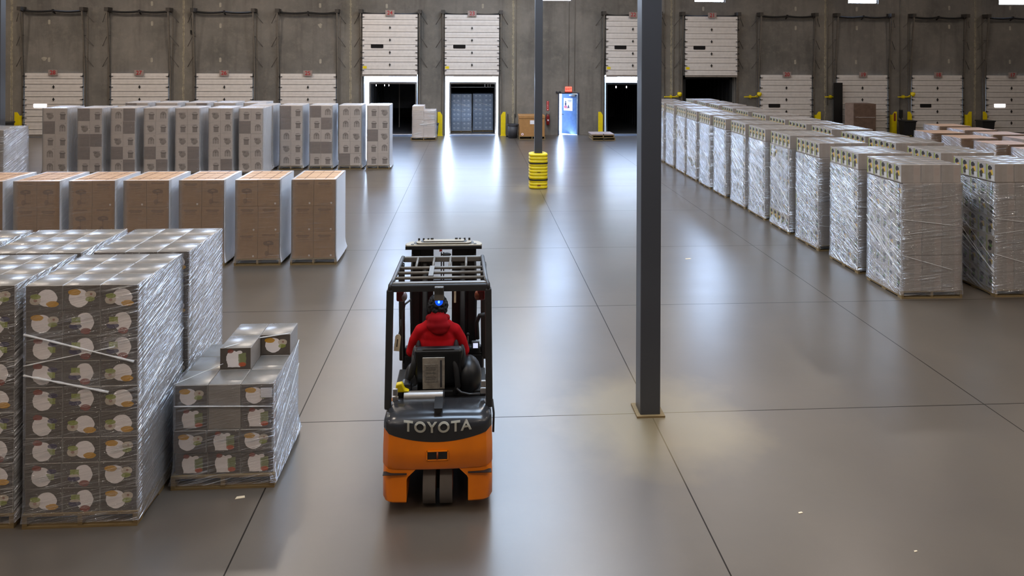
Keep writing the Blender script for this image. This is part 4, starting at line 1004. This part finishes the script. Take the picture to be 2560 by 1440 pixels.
# overhead guard
gd = empty('overhead_guard', (0, 0, 0)); gd.parent = fk
def bar(pts, w_, name='guard_bar', mat='guard', r_=None, n=10, parent=None):
    o = MB().tube(pts, w_, n).build(name, [mat], parent or gd, smooth=True); return o
GT = 1.955
for s_ in (-1, 1):
    pm = MB(); pm.obox((s_ * .464, .235, .84), (s_ * .448, .235, GT - .02), .062, .07, (0, 1, 0)); pm.build('rear_post', ['guard'], gd, bevel=.014)
    pm = MB(); pm.obox((s_ * .43, 1.20, .86), (s_ * .415, .92, GT + .0), .06, .06, (0, 1, 0)); pm.build('front_post', ['guard'], gd, bevel=.012)
    bar([(s_ * .448, .22, GT - .03), (s_ * .446, .235, GT + .012), (s_ * .43, .30, GT + .03), (s_ * .405, .98, GT + .045), (s_ * .400, 1.0, GT + .03)], .021, 'side_rail')
    # brackets of the lamps
    lb_ = MB().box(-.035, .035, -.03, .05, -.05, .05).build('lamp_housing', ['redlens'], gd, bevel=.015, loc=(s_ * (.365 if s_ < 0 else .385), .33, GT - .115))
    MB().ell((-s_ * .03, 0, -.01), (.034, .035, .045)).build('lamp_lens', ['amberlens' if s_ > 0 else 'whitelens'], lb_, smooth=True)
MB().box(-.44, .44, .205, .265, GT - .045, GT + .022).build('rear_crossbar', ['guard'], gd, bevel=.012)
MB().box(-.43, .43, .235, .285, GT + .018, GT + .03).build('rear_crossbar_cap', ['guardtop'], gd, bevel=.004)
MB().box(-.40, .40, .955, .995, GT - .0, GT + .055).build('front_crossbar', ['guardtop'], gd, bevel=.01)
for y_ in (.36, .51, .66): bar([(-.43, y_, GT + .035), (.43, y_, GT + .035)], .0145, 'cross_rod', 'guardtop')
for x_ in (-.25, -.085, .08, .24): bar([(x_, .66, GT + .03), (x_, .97, GT + .04)], .013, 'length_rod', 'guardtop')
MB().box(-.11, -.065, .36, .66, GT + .048, GT + .056).build('centre_strip', ['guardtop'], gd)
# blue spot lamp
sp = MB().box(-.043, .043, -.04, .03, -.09, .03).build('spot_lamp', ['guardtop'], fk, bevel=.008, loc=(0, .195, GT - .02))
m = MB()
for i in range(7): m.box(-.04 + i * .0125, -.035 + i * .0125, -.045, -.03, -.03, .035)
m.build('cooling_fins', ['blacksteel'], sp)
MB().ell((0, -.01, -.105), (.036, .034, .036)).build('blue_lens', ['bluelight'], sp, smooth=True)
MB().ell((.0, -.040, -.10), (.010, .008, .013)).build('bright_core', ['bluecore'], sp, smooth=True)
# paper tag, seat, document pocket, belt
tgm = MB(); tgm.prism([(-.026, -.075), (.026, -.075), (.026, .06), (.012, .078), (-.012, .078), (-.026, .06)], -.002, .002); tg = tgm.build('paper_tag', ['tagpaper'], fk, loc=(-.385, .28, 1.42)); tg.rotation_euler = (0, R(6), 0)
MB().box(-.005, .003, -.004, -.002, -.035, .035).build('tag_writing', ['blacksteel'], tg)
MB().tube([(0, 0, .07), (.01, .05, .14), (.0, .12, .17)], .003, 5).build('tag_string', ['blacksteel'], tg)
st = empty('seat', (-.02, .62, .84)); st.parent = fk
MB().box(-.24, .24, -.02, .42, 0, .12).build('seat_cushion', ['vinyl'], st, bevel=.04, seg=3)
bk = MB().box(-.235, .235, -.06, .04, .06, .42).build('backrest', ['vinyl'], st, bevel=.035, seg=3); bk.rotation_euler = (R(8), 0, 0)
MB().tube([(-.21, -.02, .30), (-.20, -.03, .385), (-.14, -.035, .415), (.14, -.035, .415), (.20, -.03, .385), (.21, -.02, .30)], .013, 8).build('back_rim', ['blacksteel'], bk, smooth=True)
for s_ in (-1, 1): MB().ell((s_ * .225, .04, .26), (.04, .10, .15)).build('side_bolster', ['vinyl'], bk, smooth=True)
dp = MB().box(-.150, .062, -.078, -.066, .03, .355).build('document_pocket', ['paper'], bk, bevel=.003)
MB().box(-.130, -.005, -.084, -.079, .11, .29).build('folded_sheet', ['paper2'], dp)
m = MB()
for z_ in (.255, .235, .20, .16, .14): m.box(-.115, -.025, -.0855, -.0845, z_, z_ + .003)
m.box(.018, .035, -.0805, -.079, .05, .33); m.build('sheet_print', ['bin'], dp)
MB().tube([(.13, -.07, .36), (.17, -.09, .22), (.19, -.1, .05), (.16, -.09, -.02)], [.02, .026, .028, .026], 10).build('seat_belt', ['black'], st, smooth=True)
m = MB(); m.tube([(-.27, .0, .05), (-.27, -.06, .12), (-.24, -.08, .24), (-.22, -.06, .34)], .03, 10); m.build('belt_reel', ['black'], st, smooth=True)
MB().cyl((-.30, -.06, .02), (-.20, -.06, .02), .05, 14).build('reel_drum', ['black'], st)
# silver canister and latch behind the seat
MB().cyl((-.335, .42, .852), (.03, .42, .852), .050, 32).build('silver_tube', ['silver'], fk, smooth=False)
MB().cyl((.03, .42, .852), (.045, .42, .852), .053, 24).build('tube_cap', ['black'], fk)
MB().prism([(-.42, .90), (-.33, .90), (-.285, .905), (-.33, .925), (-.355, .985), (-.41, .975)], .40, .46).build('yellow_latch', ['yellow'], fk, bevel=.01)
for s_, zz in ((-1, .84), (1, .90)):
    m = MB(); m.box(s_ * .41 - .028, s_ * .41 + .028, .34, .37, zz, zz + .05).box(s_ * .41 - .022, s_ * .41 + .022, .34, .37, zz + .06, zz + .12); m.build('silver_reflector', ['silver'], fk, bevel=.006)
MB().box(-.37, -.27, .46, .60, .84, .95).build('black_bag', ['vinyl'], fk, bevel=.03)
MB().ell((.27, .66, .93), (.13, .17, .19)).build('control_armrest', ['vinyl'], fk, smooth=True)
MB().ell((-.27, .66, .90), (.09, .14, .16)).build('side_cover', ['vinyl'], fk, smooth=True)
MB().tube([(.16, .46, .90), (.20, .44, .87), (.28, .43, .855), (.38, .44, .85)], .012, 8).build('side_hose', ['guard'], fk, smooth=True)
# right hand grip, levers, steering wheel, mirror handles
MB().tube([(.36, .98, 1.15), (.35, .98, 1.32), (.38, .96, 1.40), (.43, .93, 1.42)], .022, 8).build('grab_handle', ['black'], fk, smooth=True)
MB().tube([(-.40, 1.02, .90), (-.41, 1.02, 1.42), (-.39, 1.03, 1.50), (-.33, 1.06, 1.54)], .010, 8).build('entry_rail', ['guard'], fk, smooth=True)
MB().tube([(.475, .95, .80), (.485, .95, 1.45), (.475, .9, 1.52)], .010, 8).build('entry_rail', ['guard'], fk, smooth=True)
MB().tube([(.50, .20, .62), (.505, .22, .78), (.492, .28, .88)], .010, 8).build('body_cable', ['black'], fk, smooth=True)
swm = MB(); pts = []
for i in range(25):
    t = i / 24 * 2 * math.pi; p = Vector((.15 * math.cos(t), .15 * math.sin(t), 0)); p.rotate(Matrix.Rotation(R(28), 3, 'X')); pts.append((p.x - .05, p.y + 1.06, p.z + 1.14))
swm.tube(pts, .013, 8, caps=False); sw_ = swm.build('steering_wheel', ['black'], fk, smooth=True)
MB().tube([(-.05, 1.06, 1.135), (-.05, 1.18, .95)], .022, 10).build('steering_column', ['black'], sw_, smooth=True)
MB().obox((-.19, 1.06, 1.135), (.09, 1.06, 1.135), .03, .012).build('wheel_spoke', ['black'], sw_)
for i in range(3): 
    lv = MB().tube([(.14 + i * .06, 1.18, .98), (.14 + i * .06, 1.13, 1.13)], .007, 6).build('hydraulic_lever', ['silver'], fk); MB().ell((.14 + i * .06, 1.13, 1.14), .017, 10, 8).build('lever_knob', ['black'], lv, smooth=True)
dsp = MB().box(.30, .38, 1.08, 1.12, 1.0, 1.08).build('display_unit', ['bin'], fk, bevel=.006)
MB().box(.315, .365, 1.076, 1.079, 1.015, 1.065).build('display_screen', [emis('pale_blue_screen', (.7, .75, 1, 1), .8)], dsp)
# mast
ms = empty('mast', (0, 0, 0)); ms.parent = fk
ms.location = (0, -.20, 0)
for s_ in (-1, 1):
    MB().box(s_ * .30 - .045, s_ * .30 + .045, 1.48, 1.60, .08, 2.02).build('outer_channel', ['mast'], ms, bevel=.008)
    xi = -.19 if s_ < 0 else .155
    MB().box(xi - .07, xi + (.075 if s_ < 0 else .115), 1.50, 1.61, .08, 2.03).build('inner_channel', ['mast'], ms, bevel=.006)
    MB().cyl((s_ * .20, 1.47, .1), (s_ * .20, 1.47, 1.85), .028, 14).build('lift_cylinder', ['blacksteel'], ms, smooth=True)
    MB().tube([(s_ * .33, 1.45, 1.95), (s_ * .345, 1.42, 1.6), (s_ * .34, 1.43, 1.25), (s_ * .33, 1.38, .9)], .012, 8).build('hydraulic_hose', ['black'], ms, smooth=True)
for x_ in (-.03, -.005): MB().box(x_ - .006, x_ + .006, 1.52, 1.535, .4, 1.95).build('lift_chain', ['mast'], ms)
for z_ in (1.50, .95, .35): MB().box(-.33, .33, 1.62, 1.65, z_ - .02 if z_ < 1.4 else 1.60, z_ + .10 if z_ < 1.4 else 1.62).build('mast_crossmember', ['mast'], ms, bevel=.003)
MB().cyl((.12, 1.485, 1.42), (.12, 1.485, 1.58), .012, 10).build('sight_glass', ['tagpaper'], ms)
MB().tube([(-.40, 1.45, 1.60), (-.33, 1.46, 1.60)], .02, 8).build('side_bracket', ['mast'], ms)
plate = [(-.404, 1.405), (-.385, 1.385), (.385, 1.385), (.404, 1.405), (.404, 1.47), (.36, 1.545), (-.36, 1.545), (-.404, 1.47)]
MB().prism(plate, 2.025, 2.065, 'z').build('top_plate', ['masttop'], ms, bevel=.006)
MB().prism([(-.402, 2.02), (.402, 2.02), (.402, 2.055), (-.402, 2.055)], 1.378, 1.39).build('top_plate_edge', ['mast'], ms, bevel=.003)
def stad(hw, y0, y1, r_, z0, z1, mat, name):
    pl = []; yc = (y0 + y1) / 2; ry = (y1 - y0) / 2
    for i in range(9): a = R(-90 + i * 22.5); pl.append((hw + r_ * math.cos(a), yc + ry * math.sin(a)))
    for i in range(9): a = R(90 + i * 22.5); pl.append((-hw + r_ * math.cos(a), yc + ry * math.sin(a)))
    return MB().prism(pl, z0, z1, 'z').build(name, [mat], ms, bevel=.002)
stad(.27, 1.415, 1.54, .05, 2.065, 2.069, 'mast', 'plate_recess'); stad(.245, 1.42, 1.535, .05, 2.069, 2.078, 'masttop', 'upper_plate'); stad(.215, 1.445, 1.535, .03, 2.078, 2.082, 'mast', 'inner_recess'); stad(.20, 1.46, 1.535, .02, 2.082, 2.088, 'masttop', 'cap_plate')
for s_ in (-1, 1): MB().cyl((s_ * .33, 1.42, 2.065), (s_ * .33, 1.42, 2.068), .018, 14).build('plate_hole', ['black'], ms)
m = MB()
for x_ in (-.27, -.22, -.17, .17, .22, .27): m.cyl((x_, 1.535, 2.06), (x_, 1.535, 2.10), .010, 10)
for x_ in (-.13, .13): m.box(x_ - .015, x_ + .015, 1.53, 1.55, 2.06, 2.10)
m.build('anchor_bolts', ['blacksteel'], ms)
MB().box(-.045, -.015, 1.374, 1.379, 2.0, 2.02).build('red_mark', ['redlens'], ms)
MB().ell((.03, 1.385, 1.965), (.05, .02, .02)).build('hose_bundle', ['black'], ms)
for s_ in (-1, 1):
    fo = MB(); fo.box(s_ * .18 - .05, s_ * .18 + .05, 1.50, 1.535, .06, .55); fo.box(s_ * .18 - .05, s_ * .18 + .05, 1.50, 2.58, .05, .085); fo.build('fork', ['mast'], fk, bevel=.004)
MB().box(-.36, .36, 1.455, 1.49, .15, .25).box(-.36, .36, 1.455, 1.49, .45, .55).build('fork_carriage', ['mast'], fk)

# ---------------------------------------------------------------- driver
pr = empty('person', (FX - .04, FY + .78, 0), 'driver in a red hooded sweatshirt with curly black hair, seated on the forklift', 'person')
def solid(mb, name, mats, parent, vox, sm=6):
    o = mb.build(name, mats, parent, smooth=True)
    r_ = o.modifiers.new('remesh', 'REMESH'); r_.mode = 'VOXEL'; r_.voxel_size = vox; r_.use_smooth_shade = True
    s_ = o.modifiers.new('smooth', 'SMOOTH'); s_.iterations = sm; s_.factor = .5
    return o
def arm(s_):   # shoulder, elbow, wrist (local to the seat)
    return [(s_ * .170, .02, 1.335), (s_ * .262, .06, 1.10), (s_ * (.15 if s_ < 0 else .26), .24, 1.07)]
b = MB()
b.ell((0, .02, 1.02), (.165, .12, .14)).ell((0, .01, 1.18), (.15, .105, .16)).ell((0, .01, 1.27), (.13, .08, .09)).tube([(0, .01, 1.36), (0, .03, 1.47)], .055, 14)
b.ell((0, .045, 1.545), (.073, .092, .105)).ell((0, .075, 1.50), (.055, .065, .06))            # head, jaw
b.ell((0, .142, 1.535), (.013, .02, .022)).ell((0, .128, 1.56), (.010, .014, .03))              # nose
for s_ in (-1, 1):
    b.ell((s_ * .076, .04, 1.535), (.010, .022, .032)); b.ell((s_ * .03, .126, 1.572), (.022, .012, .008))
    A = arm(s_); b.tube([A[0] if 0 else (s_ * .13, .02, 1.29), A[1], A[2]], [.036, .036, .028], 12).ell(A[1], .036)
    hnd = Vector(A[2]); b.ell(hnd + Vector((0, .045, .0)), (.040, .050, .018))
    for q in range(4):
        ox = (-.030 + .02 * q); L = (.034, .038, .036, .028)[q]
        p0 = hnd + Vector((ox, .085, .004)); p1 = p0 + Vector((0, L, -.006)); p2 = p1 + Vector((0, L * .35, -L * .75)); p3 = p2 + Vector((0, -L * .5, -L * .45))
        b.tube([p0, p1, p2, p3], [.0095, .009, .0085, .0075], 8).ell(p3, .0075, 8, 6)
    t0 = hnd + Vector((-s_ * .035, .03, -.004)); b.tube([t0, t0 + Vector((-s_ * .022, .03, -.012)), t0 + Vector((-s_ * .014, .055, -.022))], [.012, .010, .008], 8)
    b.tube([(s_ * .09, .03, 1.0), (s_ * .13, .40, 1.0), (s_ * .14, .46, .60), (s_ * .14, .47, .40)], [.085, .062, .05, .04], 12)
    b.tube([(s_ * .14, .45, .37), (s_ * .14, .58, .35)], .035, 10)
body = solid(b, 'body', ['skin'], pr, .0065, 2)
for s_ in (-1, 1): MB().ell((s_ * .029, .131, 1.558), (.012, .007, .008)).build('eye', ['eye'], pr, smooth=True)
MB().ell((0, .137, 1.492), (.024, .008, .008)).build('mouth', ['lips'], pr, smooth=True)
# hair: curly cap
hr_ = MB(); hr_.ell((0, .025, 1.565), (.088, .098, .105))
rr = random.Random(3)
for i in range(260):
    t = rr.uniform(0, 2 * math.pi); u = rr.uniform(-.8, 1); ct = math.sqrt(1 - u * u)
    p = Vector((.092 * ct * math.cos(t), .02 + .10 * ct * math.sin(t), 1.565 + .105 * u))
    if p.y > .085 and p.z < 1.61: continue
    hr_.ell(p, rr.uniform(.010, .018), 7, 5)
solid(hr_, 'curly_hair', ['hair'], pr, .005, 1)
# hoodie
h = MB()
h.ell((0, .01, 1.00), (.19, .14, .10)).ell((0, .005, 1.10), (.185, .130, .15)).ell((0, .0, 1.20), (.188, .120, .15)).ell((0, .0, 1.28), (.175, .108, .11))
h.tube([(-.15, .01, 1.325), (-.07, .0, 1.385), (.07, .0, 1.385), (.15, .01, 1.325)], [.062, .075, .075, .062], 14)
for s_ in (-1, 1):
    A = [Vector(p) for p in arm(s_)]
    A0 = A[0] + Vector((0, 0, -.015)); h.tube([Vector((s_ * .10, .01, 1.36)), A0, A[0].lerp(A[1], .5) + Vector((s_ * .012, 0, 0)), A[1], A[1].lerp(A[2], .5), A[2] + Vector((0, -.01, 0))], [.060, .066, .062, .058, .050, .040], 14)
    h.ell(A0, .066).ell(A[1], .058)
solid(h, 'hooded_sweatshirt', ['hoodie'], pr, .009, 14)
hh = MB()
hh.tube([(.088 * math.cos(R(165 + 210 * i / 16)), .03 + .085 * math.sin(R(165 + 210 * i / 16)), 1.44 + .045 * max(0, -math.sin(R(165 + 210 * i / 16)))) for i in range(17)], .036, 14)
hh.ell((0, -.055, 1.43), (.108, .058, .065))
hh.ell((0, -.050, 1.475), (.080, .050, .085)).ell((.004, -.070, 1.45), (.098, .055, .075)).ell((.012, -.088, 1.405), (.122, .050, .060)).ell((.022, -.098, 1.37), (.090, .040, .050))
solid(hh, 'hood', ['hoodfleece'], pr, .007, 16)
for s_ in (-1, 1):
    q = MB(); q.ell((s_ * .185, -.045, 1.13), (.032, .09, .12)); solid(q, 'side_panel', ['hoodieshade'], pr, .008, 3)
lg = MB(); lg.ell((0, .05, .99), (.19, .15, .09))
for s_ in (-1, 1): lg.tube([(s_ * .09, .04, 1.0), (s_ * .13, .40, 1.005), (s_ * .14, .47, .95), (s_ * .14, .465, .62), (s_ * .14, .47, .42)], [.105, .08, .078, .065, .06], 12).ell((s_ * .132, .43, .985), .08)
solid(lg, 'trousers', ['jeans'], pr, .01, 4)
for s_ in (-1, 1):
    q = MB(); q.ell((s_ * .14, .50, .345), (.045, .07, .045)).ell((s_ * .14, .60, .335), (.046, .07, .032)); solid(q, 'shoe', ['shoe'], pr, .008, 2)
